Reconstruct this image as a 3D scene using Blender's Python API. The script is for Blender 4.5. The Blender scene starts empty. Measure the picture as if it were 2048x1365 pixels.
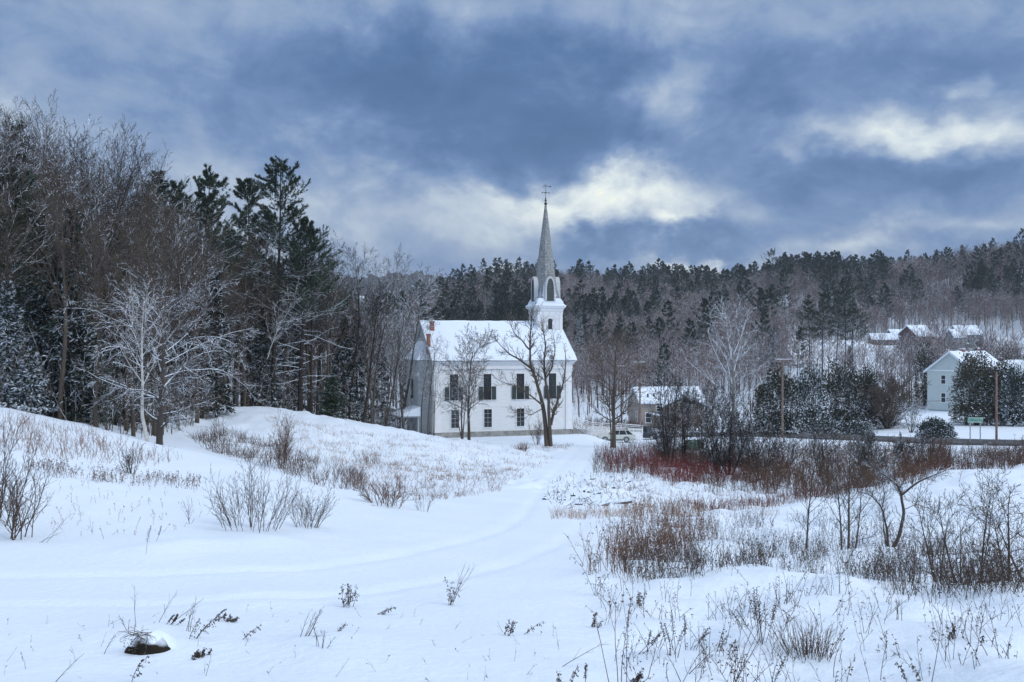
import bpy, math, random
import numpy as np
R = np.random.default_rng(7)
random.seed(7)
C = bpy.context.scene.collection
F = 1991.0; CX = 1024.0; CY = 682.5      # focal length and centre, in pixels of the 2048 px wide picture
PI = math.pi

# ------------------------------------------------------------------ numpy mesh tools
def norm(v):
    return v / np.maximum(np.linalg.norm(v, axis=-1, keepdims=True), 1e-9)

class Geo:
    """collects vertices and faces (quads / tris / polygons) for ONE mesh"""
    def __init__(s):
        s.v = []; s.n = 0; s.q = []; s.qm = []; s.t = []; s.tm = []; s.p = []; s.pm = []
    def verts(s, v):
        v = np.asarray(v, float).reshape(-1, 3); o = s.n; s.v.append(v); s.n += len(v); return o
    def quads(s, v, f, m=0):
        o = s.verts(v); f = np.asarray(f, int).reshape(-1, 4); s.q.append(f + o); s.qm.append(np.full(len(f), m)); return s
    def tris(s, v, f, m=0):
        o = s.verts(v); f = np.asarray(f, int).reshape(-1, 3); s.t.append(f + o); s.tm.append(np.full(len(f), m)); return s
    def poly(s, v, f, m=0):
        o = s.verts(v)
        for k in f: s.p.append([i + o for i in k]); s.pm.append(m)
        return s
    def box(s, a, b, m=0):
        (x0, y0, z0), (x1, y1, z1) = a, b
        v = [(x0,y0,z0),(x1,y0,z0),(x1,y1,z0),(x0,y1,z0),(x0,y0,z1),(x1,y0,z1),(x1,y1,z1),(x0,y1,z1)]
        return s.quads(v, [(0,3,2,1),(4,5,6,7),(0,1,5,4),(1,2,6,5),(2,3,7,6),(3,0,4,7)], m)
    def prism(s, pts, axis, a, b, m=0):
        """pts: 2D outline; extruded along axis from a to b"""
        n = len(pts)
        def mk(p, t):
            if axis == 0: return (t, p[0], p[1])
            if axis == 1: return (p[0], t, p[1])
            return (p[0], p[1], t)
        v = [mk(p, a) for p in pts] + [mk(p, b) for p in pts]
        f = [list(range(n))[::-1], list(range(n, 2*n))] + [[i, (i+1) % n, n+(i+1) % n, n+i] for i in range(n)]
        return s.poly(v, f, m)
    def loft(s, rings, m=0, cap=True):
        k = len(rings[0]); v = [p for r in rings for p in r]; f = []
        for j in range(len(rings)-1):
            for i in range(k):
                f.append([j*k+i, j*k+(i+1) % k, (j+1)*k+(i+1) % k, (j+1)*k+i])
        if cap: f.append(list(range(k))[::-1]); f.append([(len(rings)-1)*k+i for i in range(k)])
        return s.poly(v, f, m)
    def tube(s, p0, p1, r0, r1=None, n=6, m=0):
        return s.segs(np.array([p0], float), np.array([p1], float), np.array([r0]), np.array([r0 if r1 is None else r1]), n, m, cap=True)
    def segs(s, A, B, ra, rb, n=4, m=0, rot=None, cap=False):
        A = np.asarray(A, float); B = np.asarray(B, float)
        N = len(A)
        if N == 0: return s
        d = norm(B - A)
        z = np.tile(np.array([0., 0., 1.]), (N, 1)); z[np.abs(d[:, 2]) > .97] = (0.3, 1, 0)
        e1 = norm(np.cross(d, z)); e2 = np.cross(e1, d)
        ang = np.arange(n) * 2*PI/n + (0 if n != 3 else PI/2)
        a = ang[None, :] + (0 if rot is None else rot[:, None])
        c = np.cos(a)[..., None]; sn = np.sin(a)[..., None]
        off = c*e1[:, None, :] + sn*e2[:, None, :]
        ra = np.broadcast_to(ra, (N,)); rb = np.broadcast_to(rb, (N,))
        va = A[:, None, :] + off*ra[:, None, None]; vb = B[:, None, :] + off*rb[:, None, None]
        v = np.concatenate([va, vb], 1).reshape(-1, 3)
        base = (np.arange(N) * 2*n)[:, None]
        i = np.arange(n)[None, :]; j = (np.arange(n)[None, :] + 1) % n
        f = np.stack([base+i, base+j, base+n+j, base+n+i], -1).reshape(-1, 4)
        s.quads(v, f[:, ::-1], m)
        if cap:
            for k in range(N):
                s.poly(va[k], [list(range(n))], m); s.poly(vb[k], [list(range(n))[::-1]], m)
        return s
    def leaves(s, P, size, rng, aspect=.45, up=0., m=0, along=None, flat=0.):
        """rhombus leaves at P"""
        N = len(P)
        if N == 0: return s
        a = rng.normal(size=(N, 3)); a[:, 2] *= (1-flat)
        if along is not None: a = norm(a)*.6 + along
        a = norm(a); nrm = rng.normal(size=(N, 3)) + np.array([0, 0, up]); b = norm(np.cross(a, nrm))
        sz = (np.broadcast_to(size, (N,)) * rng.uniform(.6, 1.3, N))[:, None]
        v = np.stack([P, P + a*sz*.5 + b*sz*aspect*.5, P + a*sz, P + a*sz*.5 - b*sz*aspect*.5], 1).reshape(-1, 3)
        f = np.arange(N*4).reshape(-1, 4)
        return s.quads(v, f, m)
    def needles(s, P, D, ln, wd, k, spread, rng, m=0, up=.25):
        """k narrow triangles at each P, fanned around D"""
        N = len(P)
        if N == 0: return s
        P2 = np.repeat(P, k, 0); D2 = np.repeat(norm(D), k, 0)
        d = norm(D2 + rng.normal(size=P2.shape)*spread + np.array([0, 0, up]))
        b = norm(np.cross(d, rng.normal(size=P2.shape)))
        L = (ln*rng.uniform(.6, 1.2, len(P2)))[:, None]; w = wd
        v = np.stack([P2 - b*w*.35, P2 + b*w*.35, P2 + d*L*.6 + b*w, P2 + d*L, P2 + d*L*.6 - b*w], 1)
        v = v[:, [0, 1, 2, 3, 4]].reshape(-1, 3)
        n5 = np.arange(len(P2))*5
        q = np.stack([n5, n5+1, n5+2, n5+4], -1); t = np.stack([n5+4, n5+2, n5+3], -1)
        o = s.verts(v)
        s.q.append(q+o); s.qm.append(np.full(len(q), m)); s.t.append(t+o); s.tm.append(np.full(len(t), m))
        return s
    def mesh(s, name, mats, smooth=False):
        me = bpy.data.meshes.new(name)
        V = np.concatenate(s.v) if s.v else np.zeros((0, 3))
        q = np.concatenate(s.q) if s.q else np.zeros((0, 4), int); qm = np.concatenate(s.qm) if s.q else np.zeros(0, int)
        t = np.concatenate(s.t) if s.t else np.zeros((0, 3), int); tm = np.concatenate(s.tm) if s.t else np.zeros(0, int)
        pl = np.array([i for f in s.p for i in f], int); pc = np.array([len(f) for f in s.p], int)
        loops = np.concatenate([q.ravel(), t.ravel(), pl]).astype(np.int32)
        cnt = np.concatenate([np.full(len(q), 4), np.full(len(t), 3), pc]).astype(np.int32)
        mi = np.concatenate([qm, tm, np.array(s.pm, int)]).astype(np.int32)
        st = np.concatenate([[0], np.cumsum(cnt)[:-1]]).astype(np.int32)
        me.vertices.add(len(V)); me.vertices.foreach_set('co', V.astype(np.float32).ravel())
        me.loops.add(len(loops)); me.loops.foreach_set('vertex_index', loops)
        me.polygons.add(len(cnt)); me.polygons.foreach_set('loop_start', st); me.polygons.foreach_set('material_index', mi)
        try: me.polygons.foreach_set('loop_total', cnt)
        except Exception: pass
        me.polygons.foreach_set('use_smooth', np.full(len(cnt), smooth))
        me.update(calc_edges=True)
        for mt in (mats if isinstance(mats, (list, tuple)) else [mats]): me.materials.append(mt)
        return me

def link(name, data, parent=None, loc=(0, 0, 0), rz=0, sc=1, tilt=(0, 0)):
    o = bpy.data.objects.new(name, data); C.objects.link(o)
    o.location = loc; o.rotation_euler = (tilt[0], tilt[1], rz)
    o.scale = (sc, sc, sc) if not isinstance(sc, (tuple, list)) else sc
    if parent is not None: o.parent = parent
    return o
def tag(o, label=None, cat=None, group=None, kind=None):
    if label: o['label'] = label
    if cat: o['category'] = cat
    if group: o['group'] = group
    if kind: o['kind'] = kind
    return o
def empty(name, loc, rz=0, sc=1): return link(name, None, None, loc, rz, sc)
def part(name, g, mats, parent, smooth=False, loc=(0, 0, 0), rz=0):
    return link(name, g.mesh(name, mats, smooth), parent, loc, rz)

# ------------------------------------------------------------------ materials
class NT:
    def __init__(s, tree): s.t = tree; s.l = tree.links
    def n(s, typ, **kw):
        nd = s.t.nodes.new(typ)
        for k, v in kw.items():
            if k.startswith('_'): setattr(nd, k[1:], v)
        return nd
    def put(s, sock, v):
        if hasattr(v, 'is_output') or hasattr(v, 'links'): s.l.new(v, sock)
        else: sock.default_value = v
    def math(s, op, a, b=0., c=None, clamp=False):
        nd = s.t.nodes.new('ShaderNodeMath'); nd.operation = op; nd.use_clamp = clamp
        s.put(nd.inputs[0], a); s.put(nd.inputs[1], b)
        if c is not None: s.put(nd.inputs[2], c)
        return nd.outputs[0]
    def vec(s, op, a, b=(0, 0, 0), c=None):
        nd = s.t.nodes.new('ShaderNodeVectorMath'); nd.operation = op
        s.put(nd.inputs[0], a); s.put(nd.inputs[1], b)
        if c is not None: s.put(nd.inputs[2], c)
        return nd.outputs['Value'] if op in ('LENGTH', 'DOT_PRODUCT') else nd.outputs[0]
    def noise(s, vec, scale, detail=4, rough=.55, dist=0., out='Fac'):
        nd = s.t.nodes.new('ShaderNodeTexNoise')
        if vec is not None: s.l.new(vec, nd.inputs['Vector'])
        nd.inputs['Scale'].default_value = scale; nd.inputs['Detail'].default_value = detail
        nd.inputs['Roughness'].default_value = rough; nd.inputs['Distortion'].default_value = dist
        return nd.outputs[out]
    def mr(s, v, a, b, c=0., d=1., smooth=False):
        nd = s.t.nodes.new('ShaderNodeMapRange'); nd.interpolation_type = 'SMOOTHSTEP' if smooth else 'LINEAR'
        s.put(nd.inputs[0], v)
        for i, x in zip((1, 2, 3, 4), (a, b, c, d)): s.put(nd.inputs[i], x)
        return nd.outputs[0]
    def mix(s, f, a, b):
        nd = s.t.nodes.new('ShaderNodeMix'); nd.data_type = 'RGBA'
        s.put(nd.inputs[0], f)
        for sk, v in ((nd.inputs[6], a), (nd.inputs[7], b)):
            if isinstance(v, tuple): sk.default_value = (*v[:3], 1)
            else: s.l.new(v, sk)
        return nd.outputs[2]
    def xyz(s, v):
        nd = s.t.nodes.new('ShaderNodeSeparateXYZ'); s.l.new(v, nd.inputs[0]); return nd.outputs

def newmat(name):
    m = bpy.data.materials.new(name); m.use_nodes = True
    nt = NT(m.node_tree); b = m.node_tree.nodes['Principled BSDF']
    b.inputs['Roughness'].default_value = .8
    return m, nt, b
SNOW = (.75, .845, .95)
def mat_plain(name, col, rough=.7, metal=0., var=.15, scale=3., bump=0., bs=20.):
    m, nt, b = newmat(name)
    tc = nt.n('ShaderNodeTexCoord').outputs['Object']
    f = nt.noise(tc, scale, 4)
    lo = tuple(c*(1-var) for c in col); hi = tuple(min(1, c*(1+var)) for c in col)
    nt.l.new(nt.mix(nt.mr(f, .3, .7), lo, hi), b.inputs['Base Color'])
    b.inputs['Roughness'].default_value = rough; b.inputs['Metallic'].default_value = metal
    if bump:
        bm = nt.n('ShaderNodeBump'); bm.inputs['Strength'].default_value = bump; bm.inputs['Distance'].default_value = .02
        nt.l.new(nt.noise(tc, bs, 5), bm.inputs['Height']); nt.l.new(bm.outputs[0], b.inputs['Normal'])
    return m
def mat_snowed(name, col, amount=.5, scale=1.5, var=.3, lo=.25, hi=.5, hue=None, fine=6.):
    """bark or leaf colour, with snow lying on the faces that look upwards"""
    m, nt, b = newmat(name)
    geo = nt.n('ShaderNodeNewGeometry'); nz = nt.xyz(geo.outputs['Normal'])[2]
    obj = nt.n('ShaderNodeObjectInfo')
    tc = nt.n('ShaderNodeTexCoord').outputs['Object']
    pat = nt.noise(tc, scale, 3); f2 = nt.noise(tc, fine, 2)
    up = nt.mr(nz, lo, hi)
    th = nt.math('ADD', nt.math('MULTIPLY', pat, .6), nt.math('MULTIPLY', f2, .4))
    patch = nt.mr(th, .5+.32*(.5-amount)*2-.04, .5+.32*(.5-amount)*2+.04)
    cov = nt.math('MULTIPLY', up, patch)
    v = nt.math('ADD', nt.math('MULTIPLY', f2, .7), nt.math('MULTIPLY', obj.outputs['Random'], .3))
    c1 = tuple(c*(1-var) for c in col); c2 = tuple(c*(1+var) for c in (hue or col))
    base = nt.mix(nt.mr(v, .25, .75), c1, c2)
    nt.l.new(nt.mix(cov, base, SNOW), b.inputs['Base Color'])
    b.inputs['Roughness'].default_value = .85
    b.inputs['Specular IOR Level'].default_value = .2
    return m
def mat_snow(name='snow', bump=.7, scale=1.):
    m, nt, b = newmat(name)
    tc = nt.n('ShaderNodeTexCoord').outputs['Object']
    big = nt.noise(tc, .35*scale, 3); fine = nt.noise(tc, 6*scale, 5, .6); grain = nt.noise(tc, 60*scale, 2)
    nt.l.new(nt.mix(nt.mr(big, .3, .7), (.72, .82, .935), (.76, .85, .95)), b.inputs['Base Color'])
    h = nt.math('ADD', nt.math('MULTIPLY', fine, 1.), nt.math('MULTIPLY', grain, .12))
    bm = nt.n('ShaderNodeBump'); bm.inputs['Strength'].default_value = bump; bm.inputs['Distance'].default_value = .06
    nt.l.new(h, bm.inputs['Height']); nt.l.new(bm.outputs[0], b.inputs['Normal'])
    b.inputs['Roughness'].default_value = .65; b.inputs['Specular IOR Level'].default_value = .25
    return m
M = {}
M['snow'] = mat_snow(); M['roofsnow'] = mat_snow('roof_snow', .25, .5)
M['bark'] = mat_snowed('bark', (.092, .08, .072), .70, 1.2)
M['bark_dark'] = mat_snowed('bark_dark', (.04, .034, .03), .42, 1.2)
M['bark_snowy'] = mat_snowed('bark_snowy', (.075, .064, .058), .70, 1.4, lo=.35, hi=.55)
M['bark_limb'] = mat_snowed('bark_limb', (.075, .062, .054), .85, 1.5, lo=.4, hi=.6)
M['bark_pale'] = mat_snowed('bark_pale', (.22, .21, .19), .9, 1.0, lo=.15, hi=.35)
M['bark_bare'] = mat_snowed('bark_bare', (.088, .070, .055), .30, 1.2)
M['birch'] = mat_snowed('birch_bark', (.5, .49, .46), .6, 2.0, var=.35)
M['hillbark'] = mat_snowed('hill_bark', (.115, .086, .080), .55, .5, hue=(.155, .098, .082))
M['pine'] = mat_snowed('pine_needles', (.036, .06, .036), .45, .8, lo=.45, hi=.7, hue=(.04, .06, .035))
M['pinehill'] = mat_snowed('pine_needles_far', (.04, .064, .048), .42, .3, lo=.5, hi=.75)
M['spruce'] = mat_snowed('spruce_needles', (.016, .028, .021), .47, .8, lo=.35, hi=.6)
M['cedar'] = mat_snowed('cedar_leaves', (.034, .045, .028), .56, .9, lo=.3, hi=.55, hue=(.06, .055, .035), fine=2.2)
M['juniper'] = mat_snowed('juniper_leaves', (.03, .045, .035), .85, 1.5, lo=.15, hi=.4, fine=4.)
M['weed'] = mat_snowed('dry_weed', (.165, .085, .05), .3, 3., var=.45, lo=.4, hi=.7, fine=12)
M['weed_dark'] = mat_snowed('dark_weed', (.075, .055, .044), .34, 3., var=.45, lo=.4, hi=.7, fine=12)
M['grass'] = mat_snowed('dead_grass', (.34, .21, .12), .3, 3., var=.35, lo=.4, hi=.7, fine=12)
M['dogwood'] = mat_snowed('red_twigs', (.20, .030, .028), .36, 1., var=.4, fine=3)
M['brush'] = mat_snowed('brush_twigs', (.10, .056, .038), .32, 1., var=.4, fine=3)
M['red_brush'] = mat_snowed('russet_twigs', (.16, .055, .034), .3, 1., var=.4, fine=3)
M['log'] = mat_snowed('log_bark', (.13, .11, .095), .95, 1., lo=.1, hi=.3)
M['rock'] = mat_snowed('dark_sod', (.02, .017, .012), .75, 3., lo=.55, hi=.75)

# ------------------------------------------------------------------ terrain
def vn(x, y, seed=0):
    x = np.asarray(x, float); y = np.asarray(y, float)
    xi = np.floor(x).astype(np.int64); yi = np.floor(y).astype(np.int64); fx = x-xi; fy = y-yi
    fx = fx*fx*(3-2*fx); fy = fy*fy*(3-2*fy)
    def h(a, b):
        n = (a*374761393 + b*668265263 + seed*1442695041) & 0xffffffff
        n = ((n ^ (n >> 13))*1274126177) & 0xffffffff
        return ((n ^ (n >> 16)) & 0xffff)/65535.
    return (h(xi, yi)*(1-fx)+h(xi+1, yi)*fx)*(1-fy)+(h(xi, yi+1)*(1-fx)+h(xi+1, yi+1)*fx)*fy

PROF = {
 -500: [(8,1440),(11,1365),(18,1180),(26,1040),(36,900),(48,800),(60,800),(80,790),(120,755),(200,690),(400,640),(700,640),(2500,690)],
 0:    [(8,1440),(11,1365),(18,1185),(26,1050),(36,915),(50,815),(60,812),(80,800),(120,765),(200,700),(400,640),(700,640),(2500,690)],
 200:  [(8,1440),(11,1365),(18,1185),(26,1055),(36,935),(50,855),(60,853),(80,825),(120,785),(200,720),(400,645),(700,640),(2500,690)],
 300:  [(8,1440),(11,1365),(18,1185),(26,1060),(36,960),(48,885),(56,890),(75,850),(100,815),(150,780),(220,740),(400,650),(700,640),(2500,690)],
 400:  [(8,1440),(11,1365),(18,1185),(26,1065),(36,970),(47,903),(56,915),(68,880),(90,822),(120,808),(200,770),(400,655),(700,640),(2500,690)],
 510:  [(8,1440),(11,1365),(18,1185),(26,1070),(35,990),(45,930),(54,945),(64,915),(92,814),(110,817),(200,780),(400,665),(700,640),(2500,690)],
 600:  [(8,1440),(11,1365),(18,1187),(26,1080),(35,1005),(44,955),(52,962),(62,930),(94,824),(110,827),(200,785),(400,675),(700,640),(2500,690)],
 700:  [(8,1440),(11,1365),(18,1190),(26,1090),(35,1022),(43,980),(51,978),(62,945),(95,840),(110,844),(200,790),(400,680),(700,610),(1200,600),(2500,690)],
 850:  [(8,1440),(11,1365),(18,1195),(26,1100),(35,1040),(42,1008),(55,975),(78,905),(103,866),(112,873),(126,871),(160,850),(220,790),(450,634),(560,630),(1200,610),(2500,690)],
 960:  [(8,1440),(11,1365),(18,1197),(26,1107),(35,1052),(42,1017),(58,968),(80,922),(108,887),(118,884),(126,876),(150,862),(190,835),(250,780),(330,705),(480,606),(560,615),(1200,640),(2500,690)],
 1150: [(8,1440),(11,1365),(18,1200),(26,1115),(34,1068),(42,1032),(55,990),(75,946),(98,912),(118,893),(130,884),(150,868),(190,832),(250,775),(330,702),(480,604),(560,615),(1200,640),(2500,690)],
 1300: [(8,1440),(11,1365),(18,1200),(27,1122),(36,1070),(44,1036),(50,1032),(60,1000),(75,965),(95,925),(115,898),(130,884),(145,873),(165,860),(190,834),(250,775),(330,700),(480,604),(560,615),(1200,640),(2500,690)],
 1420: [(8,1440),(11,1365),(19,1190),(28,1118),(38,1068),(50,1030),(58,1020),(72,985),(92,940),(112,902),(126,884),(133,874),(150,868),(190,834),(250,775),(330,698),(480,598),(560,610),(1200,640),(2500,690)],
 1550: [(8,1440),(11,1365),(19,1185),(29,1110),(40,1060),(53,1022),(60,1018),(74,978),(94,938),(114,898),(126,880),(134,870),(150,862),(190,830),(240,760),(290,705),(330,688),(460,585),(540,600),(1200,640),(2500,690)],
 1700: [(8,1440),(11,1365),(19,1185),(30,1100),(42,1042),(55,998),(63,1005),(78,968),(98,925),(115,893),(124,882),(132,875),(145,868),(180,835),(240,745),(290,702),(330,690),(360,672),(440,570),(520,590),(1200,640),(2500,690)],
 1900: [(8,1440),(11,1365),(19,1185),(30,1095),(42,1018),(55,955),(63,962),(80,950),(100,918),(113,898),(121,888),(128,880),(150,850),(180,822),(240,748),(290,705),(330,692),(370,665),(430,555),(520,580),(1200,640),(2500,690)],
 2048: [(8,1440),(11,1365),(19,1185),(30,1090),(42,1008),(55,937),(64,946),(80,935),(100,910),(112,896),(119,889),(128,878),(150,850),(180,822),(240,750),(290,708),(330,690),(370,655),(420,530),(520,560),(1200,640),(2500,690)],
 2600: [(8,1440),(11,1365),(19,1185),(30,1085),(42,995),(55,915),(64,930),(80,925),(100,905),(110,894),(118,884),(128,875),(150,850),(180,822),(240,750),(290,700),(330,670),(370,610),(420,500),(520,520),(1200,640),(2500,690)],
}
LU = np.arange(-520, 2621, 20.); LYN = 420; L0 = math.log(8.); L1 = math.log(2500.)
LT = np.linspace(L0, L1, LYN)
def _lat():
    us = sorted(PROF); cols = []
    for u in us:
        Y = np.array([p[0] for p in PROF[u]], float); py = np.array([p[1] for p in PROF[u]], float)
        z = -(py-CY)/F*Y
        zi = np.interp(LT, np.log(Y), z); k = np.hanning(9); k /= k.sum()
        zp = np.pad(zi, 4, mode='edge'); zi = np.convolve(zp, k, 'valid'); cols.append(zi)
    cols = np.array(cols); out = np.zeros((len(LU), LYN))
    for j in range(LYN): out[:, j] = np.interp(LU, us, cols[:, j])
    k = np.hanning(7); k /= k.sum(); p = np.pad(out, ((3, 3), (0, 0)), mode='edge')
    return sum(k[i]*p[i:i+len(LU)] for i in range(7))
LZ = _lat()
RUTS = []   # filled with world polylines (list of (x,y))
MOUNDS = []
def H0(x, y):
    x = np.asarray(x, float); y = np.asarray(y, float)
    ye = np.maximum(y, 8.); u = CX + F*x/ye
    a = np.clip((u-LU[0])/20., 0, len(LU)-1.001); b = np.clip((np.log(ye)-L0)/(L1-L0)*(LYN-1), 0, LYN-1.001)
    ai = a.astype(int); bi = b.astype(int); fa = a-ai; fb = b-bi
    z = (LZ[ai, bi]*(1-fa)+LZ[ai+1, bi]*fa)*(1-fb)+(LZ[ai, bi+1]*(1-fa)+LZ[ai+1, bi+1]*fa)*fb
    t = np.clip(y/8., 0, 1); t = t*t*(3-2*t)*.5+t*.5
    return np.where(y < 8, -1.7*(1-t)+z*t, z)
def polydist(x, y, poly):
    best = np.full(np.shape(x), 1e9)
    for (x0, y0), (x1, y1) in zip(poly[:-1], poly[1:]):
        dx, dy = x1-x0, y1-y0; t = np.clip(((x-x0)*dx+(y-y0)*dy)/(dx*dx+dy*dy+1e-9), 0, 1)
        best = np.minimum(best, np.hypot(x-x0-t*dx, y-y0-t*dy))
    return best
ROADL = [(-60, 168), (-20, 160), (17, 146), (38, 131.5), (59, 119), (100, 98), (160, 70)]
def H(x, y, detail=True):
    x = np.asarray(x, float); y = np.asarray(y, float)
    z = H0(x, y)
    if not detail: return z
    near = np.clip((y-4)/6, 0, 1)*np.clip((120-y)/60, 0, 1)
    path = np.full(np.shape(x), 1e9)
    for p in RUTS[:1]: path = polydist(x, y, p)
    rough = np.clip((path-1.2)/2.0, 0.12, 1) if RUTS else 1.
    u = CX+F*x/np.maximum(y, 8)
    weedy = np.clip((u-1100)/150, 0, 1)*.9+.35
    z = z + near*rough*((vn(x/3.1, y/3.1, 1)-.5)*.30*weedy + (vn(x/1.1, y/1.1, 2)-.5)*(.16+.16*np.clip((u-1150)/120, 0, 1))*weedy + (vn(x/.45, y/.45, 3)-.5)*.05*weedy)
    slope = np.clip((y-55)/20, 0, 1)*np.clip((118-y)/12, 0, 1)*rough
    z = z + slope*((vn(x/2.5, y/2.5, 5)-.5)*.5 + (vn(x/.9, y/.9, 6)-.5)*.42)
    far = np.clip((y-190)/60, 0, 1)
    z = z + far*((vn(x/60., y/60., 28)-.5)*10*np.clip((y-280)/100, 0, 1) + (vn(x/22., y/22., 8)-.5)*5 + (vn(x/8., y/8., 9)-.5)*1.)
    hq = np.exp(-(((x-3.7)/5.2)**2+((y-63)/9.)**2)**2)
    z = z + hq*((vn(x/.9, y/1.3, 31)-.5)*.55+(vn(x/.4, y/.6, 32)-.5)*.2)
    for p in RUTS[1:]:
        d = polydist(x, y, p); wob = .75+.5*vn(x*1.3, y*1.3, 11)
        z = z - .055*wob*np.exp(-(d/.24)**2) + .008*wob*np.exp(-((d-.55)/.2)**2)
    c_, s_ = math.cos(math.radians(18)), math.sin(math.radians(18)); lx = (x+9.7)*c_+(y-124)*s_; ly = -(x+9.7)*s_+(y-124)*c_
    dd = np.hypot(np.maximum(np.maximum(-6-lx, lx-19.5), 0), np.maximum(np.maximum(-1.5-ly, ly-14), 0)); k = np.clip(1-dd/5., 0, 1); k = k*k*(3-2*k)
    z = z*(1-k)+(-12.12)*k
    for (mx, my, mr, mh) in MOUNDS:
        z = z + mh*np.exp(-((x-mx)**2+(y-my)**2)/mr**2)
    return z
def hit(u, py, detail=False):
    """ground point seen at pixel (u,py)"""
    u = np.atleast_1d(np.asarray(u, float)); py = np.atleast_1d(np.asarray(py, float))
    Y = np.exp(np.linspace(math.log(9), math.log(1200), 900))[None, :]
    X = (u[:, None]-CX)/F*Y
    below = H(X, Y+0*X, detail) >= -(py[:, None]-CY)/F*Y
    idx = np.argmax(below, 1); idx = np.where(below.any(1), idx, 899)
    y = Y[0, idx]; x = (u-CX)/F*y
    return np.stack([x, y, H(x, y)], 1)
def gat(u, Y):
    x = (u-CX)/F*Y; return (float(x), float(Y), float(H(x, Y)))
def hp(u, py): return tuple(float(c) for c in hit(u, py)[0])
def rutline(pts):
    w = hit([p[0] for p in pts], [p[1] for p in pts], False); return [(a[0], a[1]) for a in w]
_c = rutline([(-900,1200),(-300,1190),(0,1183),(350,1178),(600,1168),(800,1148),(950,1118),(1060,1082),(1110,1045),(1108,1005),(1122,965),(1150,925),(1172,898)])
_a = rutline([(-900,1165),(-300,1160),(0,1156),(300,1151),(600,1140),(800,1112),(920,1085),(1000,1062),(1050,1032),(1068,1000),(1095,960),(1130,925),(1158,898)])
_b = rutline([(-900,1225),(-300,1216),(0,1211),(350,1208),(600,1198),(750,1184),(900,1160),(1040,1122),(1130,1082),(1165,1048),(1150,1005),(1152,965),(1175,925),(1192,898)])
RUTS.extend([_c, _a, _b])
for (u, p, r, h) in ((385,1095,.9,.16),(545,1090,1.0,.15),(310,1105,.8,.14),(300,1270,.9,.13),(400,1290,.8,.10),(650,1290,.8,.10),(1560,1300,.9,.18),(500,1195,1.,.08),(720,1300,1.2,.1)):
    x, y, z = hit(u, p)[0]; MOUNDS.append((x, y, r, h))

def build_ground():
    ys = np.concatenate([np.linspace(-25, 7.6, 34), np.exp(np.arange(math.log(8), math.log(62), .0062)), np.exp(np.arange(math.log(62), math.log(2500), .0125))])
    a = np.linspace(-1, 1, 620); a = .55*a + .45*a**3
    Y, A = np.meshgrid(ys, a, indexing='ij'); X = A*(np.maximum(Y, 0)+22)*1.25
    Z = H(X, Y)
    g = Geo(); nr, nc = X.shape
    i = (np.arange(nr-1)[:, None]*nc+np.arange(nc-1)[None, :]).reshape(-1)
    g.quads(np.stack([X, Y, Z], -1).reshape(-1, 3), np.stack([i, i+1, i+nc+1, i+nc], -1))
    o = link('ground', g.mesh('ground', M['snow'], True)); tag(o, kind='structure')
build_ground()

def build_road():
    m, nt, b = newmat('asphalt'); tc = nt.n('ShaderNodeTexCoord').outputs['Object']
    f = nt.noise(tc, .6, 6, .65); f2 = nt.noise(tc, 8, 3)
    c = nt.mix(nt.mr(f, .60, .68), nt.mix(f2, (.035, .037, .042), (.06, .062, .068)), (.45, .48, .52))
    nt.l.new(c, b.inputs['Base Color']); b.inputs['Roughness'].default_value = .6
    P = []
    for (x0, y0), (x1, y1) in zip(ROADL[:-1], ROADL[1:]):
        n = int(math.hypot(x1-x0, y1-y0)/1.)
        for k in range(n): P.append((x0+(x1-x0)*k/n, y0+(y1-y0)*k/n))
    P = np.array(P); k = np.hanning(25); k /= k.sum()
    P = np.stack([np.convolve(np.pad(P[:, i], 12, mode='edge'), k, 'valid') for i in (0, 1)], 1)
    T = norm(np.gradient(P, axis=0)); Nn = np.stack([-T[:, 1], T[:, 0]], 1)
    g = Geo(); W = [-3.7, -3.4, -1.7, 0, 1.7, 3.4, 3.7]; rows = []
    for w in W:
        q = P+Nn*w; z = H(q[:, 0], q[:, 1])
        rows.append((q, z))
    zt = np.max([r[1] for r in rows], 0); zt = np.convolve(np.pad(zt, 7, mode='edge'), np.ones(15)/15, 'valid') + .12
    V = np.stack([np.concatenate([r[0], (zt + (-.6 if abs(w) > 3.5 else 0.06*(1-(w/3.4)**2)))[:, None]], 1) for r, w in zip(rows, W)], 0)
    n = len(P); i = (np.arange(len(W)-1)[:, None]*n+np.arange(n-1)[None, :]).reshape(-1)
    g.quads(V.reshape(-1, 3), np.stack([i, i+1, i+n+1, i+n], -1)[:, ::-1])
    o = link('road', g.mesh('road', m, True)); tag(o, kind='structure')
build_road()
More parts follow.
